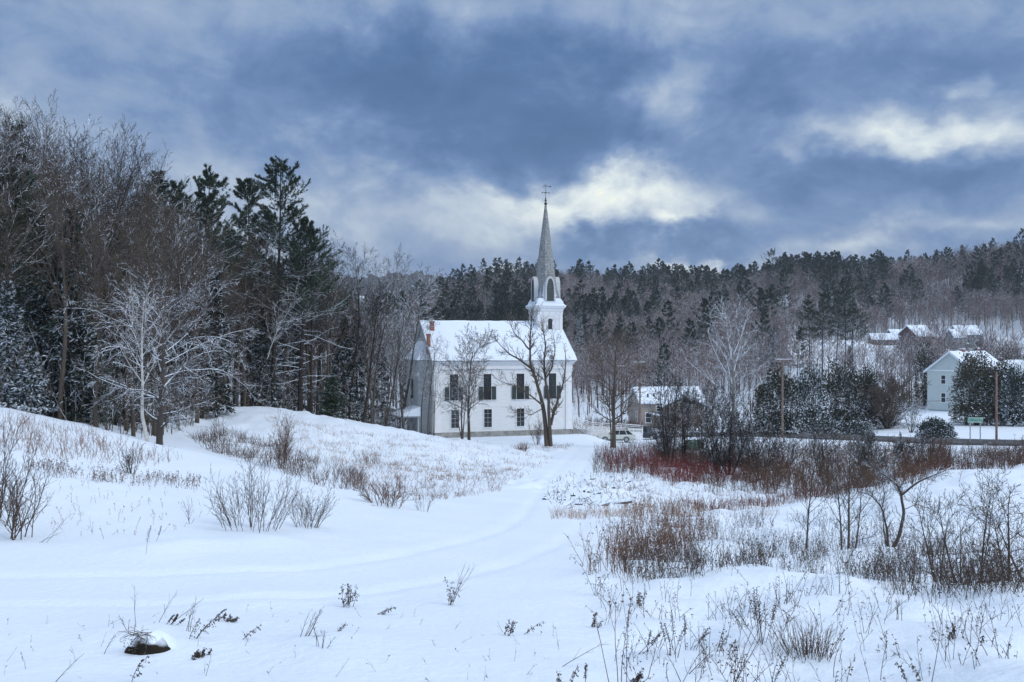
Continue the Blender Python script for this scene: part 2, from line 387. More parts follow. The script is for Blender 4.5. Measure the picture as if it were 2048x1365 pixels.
# ------------------------------------------------------------------ plants: vectorised growth
def grow(rng, P, D, L, Rr, levels, rmin=.004):
    """grows branches level by level; returns per level (A,B,ra,rb) and the tip data"""
    out = []; P = np.asarray(P, float); D = norm(np.asarray(D, float)); L = np.asarray(L, float); Rr = np.asarray(Rr, float)
    nodes = None
    for lv in levels:
        ns = lv['n']; N = len(P)
        if N == 0: break
        pts = [P]; dirs = [D]; rad = [Rr]; p = P; d = D
        tr = lv.get('trop', 0.); tr2 = lv.get('trop2', tr)
        for s in range(ns):
            k = s/max(1, ns-1)
            d = norm(d + rng.normal(size=d.shape)*lv.get('w', .1) + np.array([0, 0, 1.])*(tr*(1-k)+tr2*k) + np.array(lv.get('pull', (0., 0., 0.))))
            p = p + d*(L/ns)[:, None]; pts.append(p); dirs.append(d); rad.append(np.maximum(Rr*(1-(1-lv.get('tip', .25))*(s+1)/ns), rmin*.6))
        pts = np.array(pts); dirs = np.array(dirs); rad = np.array(rad)
        A = pts[:-1].reshape(-1, 3); B = pts[1:].reshape(-1, 3)
        out.append((A, B, rad[:-1].reshape(-1), rad[1:].reshape(-1)))
        nodes = (pts, dirs, rad, L)
        c = lv.get('c', 0)
        if not c: break
        st, en = lv.get('s', .2), lv.get('e', 1.)
        t = st+(en-st)*(np.arange(c)[None, :]+rng.uniform(0, 1, (N, c)))/c
        t = np.clip(t, 0, .999); x = t*ns; i = np.minimum(x.astype(int), ns-1); f = (x-i)[..., None]
        r_ = np.arange(N)[:, None]
        q = pts[i, r_]*(1-f)+pts[i+1, r_]*f; dd = dirs[i+1, r_]; rr = rad[i, r_]*(1-f[..., 0])+rad[i+1, r_]*f[..., 0]
        ref = np.where(np.abs(dd[..., 2:3]) > .9, np.array([1., 0, 0]), np.array([0, 0, 1.]))
        e1 = norm(np.cross(dd, ref)); e2 = np.cross(dd, e1)
        if lv.get('planar'):
            ph = np.where(np.arange(c)[None, :] % 2 == 0, 0., PI) + rng.normal(size=(N, c))*lv['planar']
        else:
            ph = np.arange(c)[None, :]*2.39996+rng.uniform(0, 6.28, (N, 1))+rng.normal(size=(N, c))*.4
        a = np.radians(lv.get('a', 45)+rng.normal(size=(N, c))*lv.get('av', 8))
        if 'a1' in lv: a = a + np.radians(lv['a1']-lv.get('a', 45))*t
        nd = np.cos(a)[..., None]*dd + np.sin(a)[..., None]*(np.cos(ph)[..., None]*e1+np.sin(ph)[..., None]*e2)
        shp = lv['shape'](t) if 'shape' in lv else (1-.6*t)
        nl = L[:, None]*lv.get('lr', .5)*shp*rng.uniform(.65, 1.2, (N, c))
        nr = np.maximum(rr*lv.get('rr', .6), rmin)
        P = q.reshape(-1, 3); D = nd.reshape(-1, 3); L = nl.reshape(-1); Rr = nr.reshape(-1)
        if lv.get('cut'):
            m = rng.uniform(size=len(P)) > lv['cut']; P, D, L, Rr = P[m], D[m], L[m], Rr[m]
    return out, nodes

def woody(name, segl, mat, rng, split=1, big=7, smalln=3, thick=None):
    """-> (trunk mesh, crown mesh)"""
    gt = Geo(); gc = Geo()
    for k, (A, B, ra, rb) in enumerate(segl):
        g = gt if k < split else gc
        if k == 0: n = big
        elif k == 1: n = 4
        else: n = smalln
        rot = rng.uniform(0, 6.28, len(A)) if n == 3 else None
        g.segs(A, B, ra, rb, n, 0, rot)
    return gt.mesh('trunk', mat), (gc.mesh('crown', mat) if gc.n else None)

def hardwood(seed, Ht=16, r=.2, mat='bark', c=(20, 7, 5, 0), start=.3, ang=42, trop=.06, lr=.42, wig=.035, trunk_w=.035, rmin=.012, lean=(0, 0), stems=1, smalln=3, shape=None, spread=.25, n1=5, droop=None, pull=(0, 0, 0)):
    rng = np.random.default_rng(seed)
    D = np.array([[lean[0]+(rng.normal()*spread if stems > 1 else 0), lean[1]+(rng.normal()*spread if stems > 1 else 0), 1.] for _ in range(stems)])
    P = np.array([[rng.normal()*r*1.3*(stems > 1), rng.normal()*r*1.3*(stems > 1), -.3] for _ in range(stems)])
    L = Ht*rng.uniform(.75, 1., stems); L[0] = Ht; L = L*1.0
    sh = shape or (lambda t: np.sin(np.clip((t-.12)/.95, 0.12, 1)*PI)**.7*.9+.12)
    lv = [dict(n=9, w=trunk_w, trop=.05, tip=.12, c=c[0], s=start, a=ang+8, a1=ang-12, av=8, lr=lr, rr=.4, shape=sh),
          dict(n=n1, w=wig*1.6, trop=trop if droop is None else droop[0], trop2=trop if droop is None else droop[1], tip=.25, c=c[1], s=.18, a=38, av=10, lr=.5, rr=.6, pull=pull),
          dict(n=3, w=wig*2, trop=trop*.7 if droop is None else droop[1]*.6, tip=.4, c=c[2], s=.15, a=35, av=10, lr=.5, rr=.65),
          dict(n=2, w=wig*2, trop=trop*.5 if droop is None else droop[1]*.4, tip=.5, c=c[3] if len(c) > 3 else 0, s=.1, a=32, lr=.55, rr=.7),
          dict(n=2, w=wig*2, trop=.02, tip=.5, c=0)]
    if c[2] == 0: lv[2]['c'] = 0
    segl, _ = grow(rng, P, D, L, np.array([r]+[r*.75]*(stems-1)), lv, rmin)
    allz = np.concatenate([s[1][:, 2] for s in segl]); k = Ht/np.percentile(allz, 99.7)
    segl = [(A*k, B*k, ra, rb) for A, B, ra, rb in segl]
    return woody('tree', segl, M[mat], rng, 1, 8, smalln)

def conifer(seed, kind='pine', Ht=20, r=.22, start=.35, det=1., mat=None, bmat='bark_dark', wmax=3.6, open_=0.):
    rng = np.random.default_rng(seed); gt = Geo(); gc = Geo()
    if kind == 'pine':
        nb = int(56*det); ws = rng.uniform(0, 9)
        sh = lambda t: np.clip((1-t)**.62*1.05*(.85+.35*np.sin(t*17+ws)*np.sin(t*41+ws*2)), .10, 1)*rng.uniform(.6, 1.2, t.shape)
        lv = [dict(n=12, w=.02, trop=.05, tip=.08, c=nb, s=start, e=.985, a=88, a1=50, av=8, lr=wmax/Ht, rr=.28, shape=sh),
              dict(n=6, w=.06, trop=-.03, trop2=.14, tip=.3, c=int(9*det)+2, s=.3, a=38, av=9, lr=.36, rr=.5, planar=.3, shape=lambda t: 1-.55*t),
              dict(n=2, w=.1, trop=.12, tip=.4, c=0)]
        segl, nd = grow(rng, [[0, 0, -.3]], [[0, 0, 1.]], [Ht], [r], lv, .012)
        pts, dirs, rad, LL = nd
        nl = .36 if det > .9 else .5; nw = .021 if det > .9 else .05
        kk = 11 if det > .9 else 4
        for k in (0, 1, 2):
            m = rng.uniform(size=len(pts[k])) < (.9 if k else .5)
            gc.needles(pts[k][m], dirs[k][m], nl, nw, kk, .38, rng, 0, .16)
        P = (pts[1]+pts[2])*.5; gc.needles(P, dirs[2], nl, nw, kk, .38, rng, 0, .18)
        # leader tuft
        top = segl[0][1][-1:]; gc.needles(np.repeat(top, 4, 0)-np.array([[0, 0, .3*q] for q in range(4)]), np.tile([[0, 0, 1.]], (4, 1)), nl*1.2, nw, 10, .5, rng, 0, .4)
        low, _ = grow(rng, [[0, 0, -.3]], [[0, 0, 1.]], [Ht], [r], [dict(n=10, w=.0, tip=.1, c=int(22*det), s=.12, e=start+.2, a=84, av=10, lr=wmax*.62/Ht, rr=.16, shape=lambda t: .5+.6*t), dict(n=4, w=.12, trop=-.03, trop2=.05, tip=.3, c=4, s=.3, a=40, lr=.4, rr=.6, planar=.4), dict(n=2, w=.1, tip=.4)], .012)
        segl2 = low[1:]
    else:
        nb = int(78*det)
        sh = lambda t: (1-t*.95)*rng.uniform(.6, 1.15, t.shape)
        lv = [dict(n=8, w=.01, trop=.05, tip=.08, c=nb, s=start, e=.995, a=100, a1=55, av=8, lr=wmax/Ht, rr=.2, shape=sh),
              dict(n=4, w=.06, trop=-.05, trop2=.10, tip=.3, c=int(9*det), s=.15, a=48, av=10, lr=.42, rr=.5, planar=.3),
              dict(n=2, w=.08, trop=-.08, tip=.4, c=0)]
        segl, nd = grow(rng, [[0, 0, -.3]], [[0, 0, 1.]], [Ht], [r], lv, .012)
        pts, dirs, rad, LL = nd
        for k in (0, 1, 2):
            gc.needles(pts[k], dirs[k], .30 if det > .9 else .42, .028 if det > .9 else .05, int(6*det)+1, .5, rng, 0, -.12)
        segl2 = []
    for k, (A, B, ra, rb) in enumerate(segl + segl2):
        if k == 0: gt.segs(A, B, ra, rb, 7)
        else: gc.segs(A, B, ra, rb, 3 if k > 1 else 4, 1)
    return gt.mesh('trunk', M[bmat]), gc.mesh('crown', [M[mat or kind], M['bark' if kind == 'pine' else bmat]])

def leafy(seed, lobes, n, size, mat, up=.25, drop=.0, aspect=.5, flat=0.):
    """evergreen bush: leaf sprays filling irregular lobes [(cx,cy,cz,rx,ry,rz)]"""
    rng = np.random.default_rng(seed); g = Geo(); vol = np.array([(l[3]*l[4]*l[5])**.67 for l in lobes]); vol = vol/vol.sum()
    for l, w in zip(lobes, vol):
        k = int(n*w); d = norm(rng.normal(size=(k, 3))); d[:, 2] = np.where(d[:, 2] < -.5, -d[:, 2], d[:, 2])
        rr = rng.uniform(.25, 1, k)**.45
        az = np.arctan2(d[:, 1], d[:, 0])
        bump = 1+.22*(vn(az*2.2+seed, d[:, 2]*3.1+seed, seed % 50)-.5)*2+.16*(vn(az*5+9, d[:, 2]*7, 3)-.5)*2
        P = np.array(l[:3])+d*np.array(l[3:])*(rr*bump)[:, None]
        P[:, 2] = np.abs(P[:, 2])
        g.leaves(P, size, rng, aspect, up, 0, along=d*.9+np.array([0, 0, .25-drop]))
        # twig bones
        kk = max(6, k//60); g.segs(np.tile(np.array([l[0], l[1], max(0, l[2]-l[5]*.9)]), (kk, 1)), P[:kk], .03, .008, 3, 1)
    return g.mesh('foliage', [M[mat], M['bark_dark']])

def shrub(seed, n=14, Ht=1.6, r=.012, spread=.45, base=.35, c=(6, 3), mat='weed_dark', rmin=.0035, trop=.05, ang=30, w=.07, lr=.45, smalln=3):
    rng = np.random.default_rng(seed); a = rng.uniform(0, 6.28, n); q = rng.uniform(0, 1, n)**.6
    P = np.stack([np.cos(a)*q*base, np.sin(a)*q*base, np.full(n, -.06)], 1)
    D = np.stack([np.cos(a)*q*spread+rng.normal(size=n)*.08, np.sin(a)*q*spread+rng.normal(size=n)*.08, np.ones(n)], 1)
    lv = [dict(n=6, w=w, trop=trop, tip=.3, c=c[0]+2, s=.1, a=ang, av=8, lr=lr, rr=.6, shape=lambda t: 1.05-.7*t),
          dict(n=3, w=w*1.3, trop=trop, tip=.4, c=c[1], s=.2, a=30, av=8, lr=.5, rr=.7), dict(n=2, w=w, trop=trop, tip=.5)]
    if c[1] == 0: lv = lv[:1]+[dict(n=3, w=w, trop=trop, tip=.5)]
    segl, nd = grow(rng, P, D, Ht*rng.uniform(.6, 1, n), r*rng.uniform(.7, 1.1, n), lv, rmin)
    g = Geo()
    for k, (A, B, ra, rb) in enumerate(segl): g.segs(A, B, ra, rb, 4 if k == 0 else smalln, 0, rng.uniform(0, 6.28, len(A)) if k else None)
    return g.mesh('shrub', M[mat])

def tree_obj(name, pair, loc, label, cat='tree', group=None, sc=1., rz=0., tilt=(0, 0)):
    e = link(name, None, None, loc, rz, sc, tilt); tag(e, label, cat, group)
    link('trunk', pair[0], e)
    if pair[1] is not None: link('crown', pair[1], e)
    return e

def sway(pos_py_u):  # helper kept tiny: pixel height -> metres at distance Y
    pass
def mh(px, Y): return px*Y/F      # pixels to metres at distance Y

# ---------------------------------------------------------------- left forest
ENV_U = [-900, -300, 0, 80, 120, 180, 210, 250, 300, 340, 400, 440, 470, 520, 600, 640, 700, 760, 775, 800, 870]
ENV_P = [150, 180, 195, 195, 245, 275, 250, 295, 350, 350, 365, 385, 410, 400, 430, 462, 480, 500, 575, 600, 615]
def env_h(u, Y, gz):
    return (CY-np.interp(u, ENV_U, ENV_P))/F*Y - gz
def left_forest():
    hw = [hardwood(100+i, 16, .17, ['bark', 'bark_bare', 'bark_dark', 'bark_bare'][i % 4], (22, 9, 6, 0), .32+.05*(i % 3), 38, .08, .36, rmin=.012) for i in range(6)]
    hs = [hardwood(120+i, 9, .09, 'bark_snowy', (16, 6, 4, 0), .15, 55, .03, .5, rmin=.012, droop=(.05, -.06), smalln=4) for i in range(4)]
    pn = [conifer(140+i, 'pine', 20, .2, .45+.08*i, .95, wmax=4.2) for i in range(3)]
    sp = [conifer(150+i, 'spruce', 12, .13, .06, .75, wmax=2.4) for i in range(3)]
    rng = np.random.default_rng(5); pts = []
    def ok(x, y, d):
        for (a, b) in pts:
            if (a-x)**2+(b-y)**2 < d*d: return False
        pts.append((x, y)); return True
    def edgeY(u): return float(np.interp(u, [-900, 0, 200, 300, 400, 500, 600, 700, 800, 860], [52, 56, 56, 62, 80, 95, 100, 104, 116, 134]))
    n = 0
    for k in range(4000):
        u = rng.uniform(-260, 860); e = edgeY(u); Y = e+(rng.uniform()**1.5)*80
        x = (u-CX)/F*Y
        if u > 690 and rng.uniform() < .55: continue
        if not ok(x, Y, 2.0 if Y < 110 else 2.6): continue
        gx = gat(u, Y); eh = env_h(u, Y, gx[2]); kind = rng.uniform()
        if eh < 4: continue
        rz = rng.uniform(0, 6.28)
        if kind < .66:
            h = min(eh*rng.uniform(.72, 1.0), 22 if u < 300 else 18); tree_obj('bare_tree', hw[n % 6], gx, 'tall bare hardwood with grey twigs standing in the dense left wood', 'tree', 'bare hardwoods of the left wood', h/16, rz)
        elif kind < .86:
            h = min(eh*.7, rng.uniform(6, 10)); tree_obj('snowy_sapling', hs[n % 4], gx, 'low bare understorey tree with snow lined boughs in the left wood', 'tree', 'snow lined understorey trees', h/9, rz)
        elif kind < .96 or u > 600:
            h = min(eh*rng.uniform(.55, .8), 13); tree_obj('spruce_tree', sp[n % 3], gx, 'dark spruce dusted with snow inside the left wood', 'tree', 'spruces of the left wood', h/12, rz)
        else:
            h = min(eh*rng.uniform(.86, .98), 22); tree_obj('pine_tree', pn[n % 3], gx, 'dark pine rising among the hardwoods of the left wood', 'tree', 'pines of the left wood', h/20, rz)
        n += 1
        if n >= 300: break
    # thin understorey stems, one uncountable thicket
    N = 1500; u = rng.uniform(-150, 850, N); Y = np.array([edgeY(a) for a in u])+rng.uniform(-1, 30, N); x = (u-CX)/F*Y
    P = np.stack([x, Y, H(x, Y)-.1], 1); D = rng.normal(size=(N, 3))*.12+np.array([0, 0, 1.])
    segl, _ = grow(rng, P, D, rng.uniform(2., 6., N), rng.uniform(.015, .04, N), [dict(n=4, w=.07, tip=.3, c=6, s=.25, a=50, av=12, lr=.35, rr=.6), dict(n=3, w=.1, trop=0, tip=.4, c=2, s=.3, lr=.5), dict(n=1)], .011)
    g = Geo()
    for k, s in enumerate(segl): g.segs(*s, 4 if k == 0 else 3, 0, rng.uniform(0, 6, len(s[0])) if k else None)
    tag(link('undergrowth', g.mesh('undergrowth', M['bark'])), 'tangle of thin snowy saplings and twigs under the left wood', 'undergrowth', kind='stuff')
    # distant backdrop of the wood
    return hw, sp, pn, hs
HW, SP, PN, HS = left_forest()

# ---------------------------------------------------------------- hero trees on the left
def heroes_left():
    x, y, z = gat(318, 53)
    t = hardwood(201, 9.8, .19, 'bark_snowy', (30, 13, 7, 4), .14, 64, .02, .62, rmin=.007, lean=(.05, 0), smalln=3, n1=8, droop=(.05, -.07), trunk_w=.06, pull=(.03, -.01, 0), wig=.08)
    tree_obj('snow_laden_tree', t, (x, y, z-.1), 'widest bare tree at the left wood edge, dark trunk, long arching boughs lined with snow')
    x, y, z = gat(297, 52)
    t = hardwood(207, 9.0, .11, 'birch', (16, 6, 4, 0), .4, 45, .05, .36, rmin=.010, lean=(-.16, .1), smalln=4, trunk_w=.06)
    tree_obj('birch_tree', t, (x, y, z), 'slim white barked birch leaning left beside the snow laden tree')
    x, y, z = gat(590, 97)
    t = hardwood(208, 13, .10, 'birch', (14, 6, 3, 0), .5, 40, .03, .3, rmin=.012, lean=(.22, 0), smalln=4, trunk_w=.07)
    tree_obj('birch_tree', t, (x-4.0, y, z), 'pale birch stem slanting right in front of the tall pine')
    for u, Y, top, st, seed, wm, lab in ((545, 99, 322, .50, 221, 4.6, 'tallest pine of the left wood, flat layered crown above bare snow lined limbs'),
                                 (500, 103, 350, .42, 222, 3.6, 'bushy pine directly left of the tallest pine'),
                                 (400, 92, 342, .52, 223, 3.9, 'pine with upswept boughs left of the paired pines'),
                                 (372, 96, 362, .5, 224, 3.2, 'dark narrow pine pressed against the upswept pine'),
                                 (325, 88, 340, .62, 225, 3.4, 'thin topped pine breaking the canopy left of the upswept pine'),
                                 (600, 100, 440, .45, 226, 4.4, 'lower pine with wide boughs reaching right of the tallest pine'),
                                 (455, 108, 430, .4, 229, 3.0, 'small pine filling the gap between the tall pines'),
                                 (-8, 62, 330, .12, 227, 3.6, 'very dark hemlock cut by the left edge of the view')):
        x, y, z = gat(u, Y); h = mh(CY-top, Y)-z
        tree_obj('pine_tree', conifer(seed, 'pine', h, .2+.004*h, st, 1.25, wmax=wm*2.3), (x, y, z), lab, rz=seed)
    for u, Y, top, seed, w, lab in ((110, 60, 500, 231, 3.6, 'broad dusted hemlock at the far left above the knoll'),
                               (15, 57, 560, 232, 2.4, 'snowy young spruce at the left edge under the hemlock'),
                               (60, 56, 700, 233, 1.8, 'small snow caked fir on the knoll crest at far left'),
                               (545, 100, 640, 234, 2.6, 'snow caked spruce left of the open slope crest'),
                               (230, 66, 470, 235, 2.8, 'spruce with drooping white boughs behind the snow laden tree'),
                               (520, 97, 610, 236, 2.2, 'narrow spruce behind the crest of the open slope'),
                               (665, 101, 745, 237, 2.0, 'short green spruce by itself above the open slope'),
                               (175, 60, 640, 238, 2.2, 'low green fir between trunks behind the knoll')):
        x, y, z = gat(u, Y); h = mh(CY-top, Y)-z
        tree_obj('spruce_tree', conifer(seed, 'spruce', h, .14, .05, 1.05, wmax=w, mat='juniper' if seed in (232, 233, 234) else ('pine' if seed in (237,238) else None)), (x, y, z), lab)
    # lone leaning tree with a round crown left of the church
    x, y, z = gat(795, 128); h = mh(CY-527, 128)-z
    t = hardwood(241, h, .22, 'bark', (22, 8, 6, 3), .55, 52, .03, .24, rmin=.014, lean=(.17, 0), trunk_w=.05, smalln=4)
    tree_obj('leaning_tree', t, (x, y, z), 'bare tree leaning right with a round crown against the sky left of the church')
    for i, (u, Y, top, ln) in enumerate(((648, 104, 465, .0), (700, 108, 482, .03), (745, 112, 492, .05), (622, 101, 470, -.03), (770, 116, 600, .25), (725, 106, 560, .2), (60, 66, 185, .08), (15, 70, 190, 0), (205, 74, 240, .02), (150, 70, 262, .12), (240, 78, 300, .15))):
        x, y, z = gat(u, Y); h = mh(CY-top, Y)-z
        t = hardwood(260+i, h, .17, 'bark_dark' if i % 2 else 'bark', (24, 8, 6, 2), .35, 34, .09, .33, rmin=.012, lean=(ln, 0), trunk_w=.035)
        labs = ['black trunked bare tree with fan crown right of the pines', 'fine twigged bare tree, middle of the three right of the pines', 'fine twigged bare tree nearest the gap left of the church',
                'crooked dark bare tree just right of the lower pine', 'bare tree bowed right over the gap beside the church', 'bowed snow lined bare tree below the fan crowns',
                'tall upswept bare tree at top left, second from the edge', 'tall bare tree at the left edge reaching highest', 'slender bare tree with a single pointed leader above the left wood', 'forked bare tree right of the two highest', 'bare tree with right leaning crown at the step of the canopy']
        tree_obj('bare_tree', t, (x, y, z), labs[i])
heroes_left()

# ---------------------------------------------------------------- far hillside woods
def hill_woods():
    rng = np.random.default_rng(11)
    hb = [hardwood(300+i, 13, .13, 'hillbark', (18, 7, 5, 0), .35, 42, .07, .46, rmin=.022) for i in range(5)]
    hp_ = [conifer(320+i, 'pine', 17, .18, .3, .75, mat='pinehill', wmax=6.2) for i in range(4)]
    hsn = [conifer(330+i, 'spruce', 11, .13, .08, .6, mat='cedar', wmax=3.2) for i in range(3)]
    proto = bpy.data.collections.new('woods_kinds'); kinds = []
    for i, pr in enumerate(hb+hp_+hsn):
        g = Geo()
        # one merged mesh per kind for the uncountable part of the wood
        me = pr[1].copy(); o = bpy.data.objects.new('wood_kind_%02d' % i, join(pr)); proto.objects.link(o)
    cand = []
    for k in range(60000):
        u = rng.uniform(-350, 2330); Y = 186+rng.uniform()**.8*330
        x = (u-CX)/F*Y
        # clearings: church yard edge, bench with houses, snowy glade
        py = CY-float(H0(x, Y))/Y*F
        if u > 1560 and 680 < py < 728 and rng.uniform() < .93: continue
        if u > 1715 and 225 < Y < 332 and rng.uniform() < .95: continue
        if u > 1590 and 262 < Y < 335 and rng.uniform() < .86: continue
        if 1575 < u < 1745 and Y < 262 and rng.uniform() < .80: continue
        if u > 860 and Y < 265 and rng.uniform() < .55: continue
        if 1525 < u < 1580 and 618 < py < 660: continue
        if py > 800 and rng.uniform() < .4: continue
        cand.append((x, Y, u, py))
        if len(cand) > 30000: break
    # thin with a grid
    grid = {}; keep = []
    for c in cand:
        d = 3.5 if c[1] < 270 else 3.3
        key = (int(c[0]//d), int(c[1]//d))
        if key in grid: continue
        grid[key] = 1; keep.append(c)
    keep.sort(key=lambda c: c[1])
    nb = nc = 0; V = []; S = []; Rz = []; I = []
    for (x, Y, u, py) in keep:
        z = float(H(x, Y)); j = vn(x/38., Y/38., 21)
        top = Y > 400
        pc = .04+(0 if 1480 < u < 1790 and Y < 420 else .8*max(0, float(j)-.58)*2)+((.40 if u > 1050 else .22) if Y > 452 and u < 1500 else 0)+(.7*max(0., float(vn(x/25., Y/25., 77))-.25) if u > 1450 and Y > 355 else 0)
        if u > 1690 and Y < 340: pc = 0
        if Y < 260: pc = .04 if u < 1690 else 0
        rz = rng.uniform(0, 6.28)
        if rng.uniform() < pc:
            if rng.uniform() < .72: i = 5+int(rng.integers(4)); base = 17
            else: i = 9+int(rng.integers(3)); base = 11
            h = rng.uniform(.7, 1.12)*(1 if i < 9 else 1); nc += 1
            if nc <= 190 and nc > 0:
                tree_obj('evergreen_tree', (hp_+hsn)[i-5], (x, Y, z), 'dark evergreen among grey hardwoods on the far hillside', 'tree', 'evergreens on the far hillside', h, rz); continue
        else:
            i = int(rng.integers(5)); h = rng.uniform(.65, 1.1); nb += 1
            if nb <= 120:
                tree_obj('bare_tree', hb[i], (x, Y, z), 'thin bare hardwood at the snowy foot of the far hillside', 'tree', 'hardwoods at the foot of the hillside', h, rz); continue
        V.append((x, Y, z-.3)); S.append(h); Rz.append(rz); I.append(i)
    me = bpy.data.meshes.new('woods'); me.vertices.add(len(V)); me.vertices.foreach_set('co', np.array(V, np.float32).ravel())
    for nm, typ, dat in (('tree_scale', 'FLOAT', S), ('tree_turn', 'FLOAT', Rz), ('tree_kind', 'INT', I)):
        at = me.attributes.new(nm, typ, 'POINT'); at.data.foreach_set('value', dat)
    o = link('woods', me); tag(o, 'far hillside woods of grey hardwoods and dark pines up to the skyline', 'woods', kind='stuff')
    ng = bpy.data.node_groups.new('scatter_woods', 'GeometryNodeTree')
    ng.interface.new_socket('Geometry', in_out='INPUT', socket_type='NodeSocketGeometry'); ng.interface.new_socket('Geometry', in_out='OUTPUT', socket_type='NodeSocketGeometry')
    N = ng.nodes; Lk = ng.links
    gi = N.new('NodeGroupInput'); go = N.new('NodeGroupOutput'); ip = N.new('GeometryNodeInstanceOnPoints'); ci = N.new('GeometryNodeCollectionInfo')
    ci.inputs['Collection'].default_value = proto; ci.inputs['Separate Children'].default_value = True; ci.inputs['Reset Children'].default_value = True
    def att(nm, t):
        a = N.new('GeometryNodeInputNamedAttribute'); a.data_type = t; a.inputs['Name'].default_value = nm; return [s for s in a.outputs if s.enabled][0]
    cx = N.new('ShaderNodeCombineXYZ'); Lk.new(att('tree_turn', 'FLOAT'), cx.inputs[2])
    Lk.new(gi.outputs[0], ip.inputs['Points']); Lk.new(ci.outputs[0], ip.inputs['Instance']); ip.inputs['Pick Instance'].default_value = True
    Lk.new(att('tree_kind', 'INT'), ip.inputs['Instance Index']); Lk.new(cx.outputs[0], ip.inputs['Rotation'])
    Lk.new(att('tree_scale', 'FLOAT'), ip.inputs['Scale']); Lk.new(ip.outputs[0], go.inputs[0])
    md = o.modifiers.new('scatter', 'NODES'); md.node_group = ng
    print('WOODS', len(V), 'bare', nb, 'conifer', nc)
    return hb, hp_
def join(pr):
    """merge trunk and crown meshes of one kind into a new mesh"""
    import bmesh
    bm = bmesh.new(); me = bpy.data.meshes.new('wood_kind')
    mats = []
    for p in pr:
        off = len(mats); n0 = len(bm.faces)
        bm.from_mesh(p); bm.faces.ensure_lookup_table()
        for f in bm.faces[n0:]: f.material_index += off
        mats += list(p.materials)
    bm.to_mesh(me); bm.free()
    for m in mats: me.materials.append(m)
    return me
HB, HPN = hill_woods()

def blue_hill():
    # wooded hill far behind, left of the church
    g = Geo(); rng = np.random.default_rng(3)
    xs = np.linspace(-700, 500, 620); prof = np.interp(xs, [-700, -420, -300, -180, -110, -60, 60, 300, 500], [40, 55, 66, 74, 76, 72, 50, 30, 20])
    Ys = np.linspace(1050, 1500, 60); X, Y = np.meshgrid(xs, Ys, indexing='ij')
    t = np.clip((Y-1050)/120, 0, 1)*np.clip((1500-Y)/250, 0, 1)
    Z = -30+t*(prof[:, None]+30)+(vn(X/30, Y/30, 4)-.5)*9+(vn(X/7, Y/9, 4)-.5)*10+(vn(X/3, Y/5, 5)-.5)*9
    nr, nc = X.shape; i = (np.arange(nr-1)[:, None]*nc+np.arange(nc-1)[None, :]).reshape(-1)
    g.quads(np.stack([X, Y, Z], -1).reshape(-1, 3), np.stack([i, i+nc, i+nc+1, i+1], -1))
    m = mat_plain('far_wooded_slope', (.055, .06, .07), .9, var=.4, scale=.05)
    tag(link('hills', g.mesh('hills', m)), kind='structure')
blue_hill()
# ------------------------------------------------------------------ trees whose main limbs follow the photograph
def limb_tree(name, Y, paths, label, seed, mat, jit, rmin, tw):
    rng = np.random.default_rng(seed); x0, _, z0 = gat(paths[0][0][0][0], Y); gt = Geo(); gc = Geo()
    Ps = []; Ds = []; Ls = []; Rs = []
    for k, (pts, ra, rb) in enumerate(paths):
        P = np.array([((u-CX)/F*Y-x0, 0, -(py-CY)/F*Y-z0) for u, py in pts]); n = len(P)
        off = np.cumsum(rng.normal(size=n)*jit*.35); off -= off[0]*1.; P[:, 1] = off if k == 0 else off+rng.normal()*jit*.05
        t = np.linspace(0, n-1, (n-1)*4+1); i = np.minimum(t.astype(int), n-2); f = (t-i)[:, None]; Q = P[i]*(1-f)+P[i+1]*f
        Q[1:-1] += rng.normal(size=(len(Q)-2, 3))*jit*.04; kk = np.array([.25, .5, .25]); 
        for c in range(3): Q[1:-1, c] = np.convolve(Q[:, c], kk, 'valid')
        R_ = np.linspace(ra, rb, len(Q)); (gt if k == 0 else gc).segs(Q[:-1], Q[1:], R_[:-1], R_[1:], 8)
        L = np.linalg.norm(np.diff(Q, axis=0), axis=1).sum(); m = int(5+L/tw*3.2); s0 = .45 if ra > .2*jit or k in (0, 3) else .15
        tt = rng.uniform(s0, 1, m)*(len(Q)-1.001); ii = tt.astype(int); d = norm(Q[ii+1]-Q[ii]); q = Q[ii]+(Q[ii+1]-Q[ii])*(tt-ii)[:, None]
        side = norm(np.cross(d, rng.normal(size=d.shape))); a = np.radians(rng.uniform(30, 62, m))[:, None]
        Ps.append(q); Ds.append(np.cos(a)*d+np.sin(a)*side+np.array([0, 0, .15])); Ls.append(tw*rng.uniform(.5, 1.3, m)); Rs.append(np.maximum(R_[ii]*.38, rmin*1.5))
        Ps.append(Q[-1:]); Ds.append(norm(Q[-1:]-Q[-2:-1])); Ls.append(np.array([tw])); Rs.append(np.array([rb]))
    segl, _ = grow(rng, np.concatenate(Ps), np.concatenate(Ds), np.concatenate(Ls), np.concatenate(Rs), [dict(n=5, w=.09, trop=.05, tip=.3, c=6, s=.15, a=42, av=10, lr=.55, rr=.6), dict(n=3, w=.1, trop=.05, tip=.4, c=5, s=.15, a=38, lr=.5, rr=.65), dict(n=2, w=.1, trop=.04, tip=.5)], rmin)
    for k, s in enumerate(segl): gc.segs(*s, 4 if k < 2 else 3, 0, rng.uniform(0, 6, len(s[0])) if k > 1 else None)
    return tree_obj(name, (gt.mesh('trunk', M[mat]), gc.mesh('crown', M[mat])), (x0, Y, z0), label)
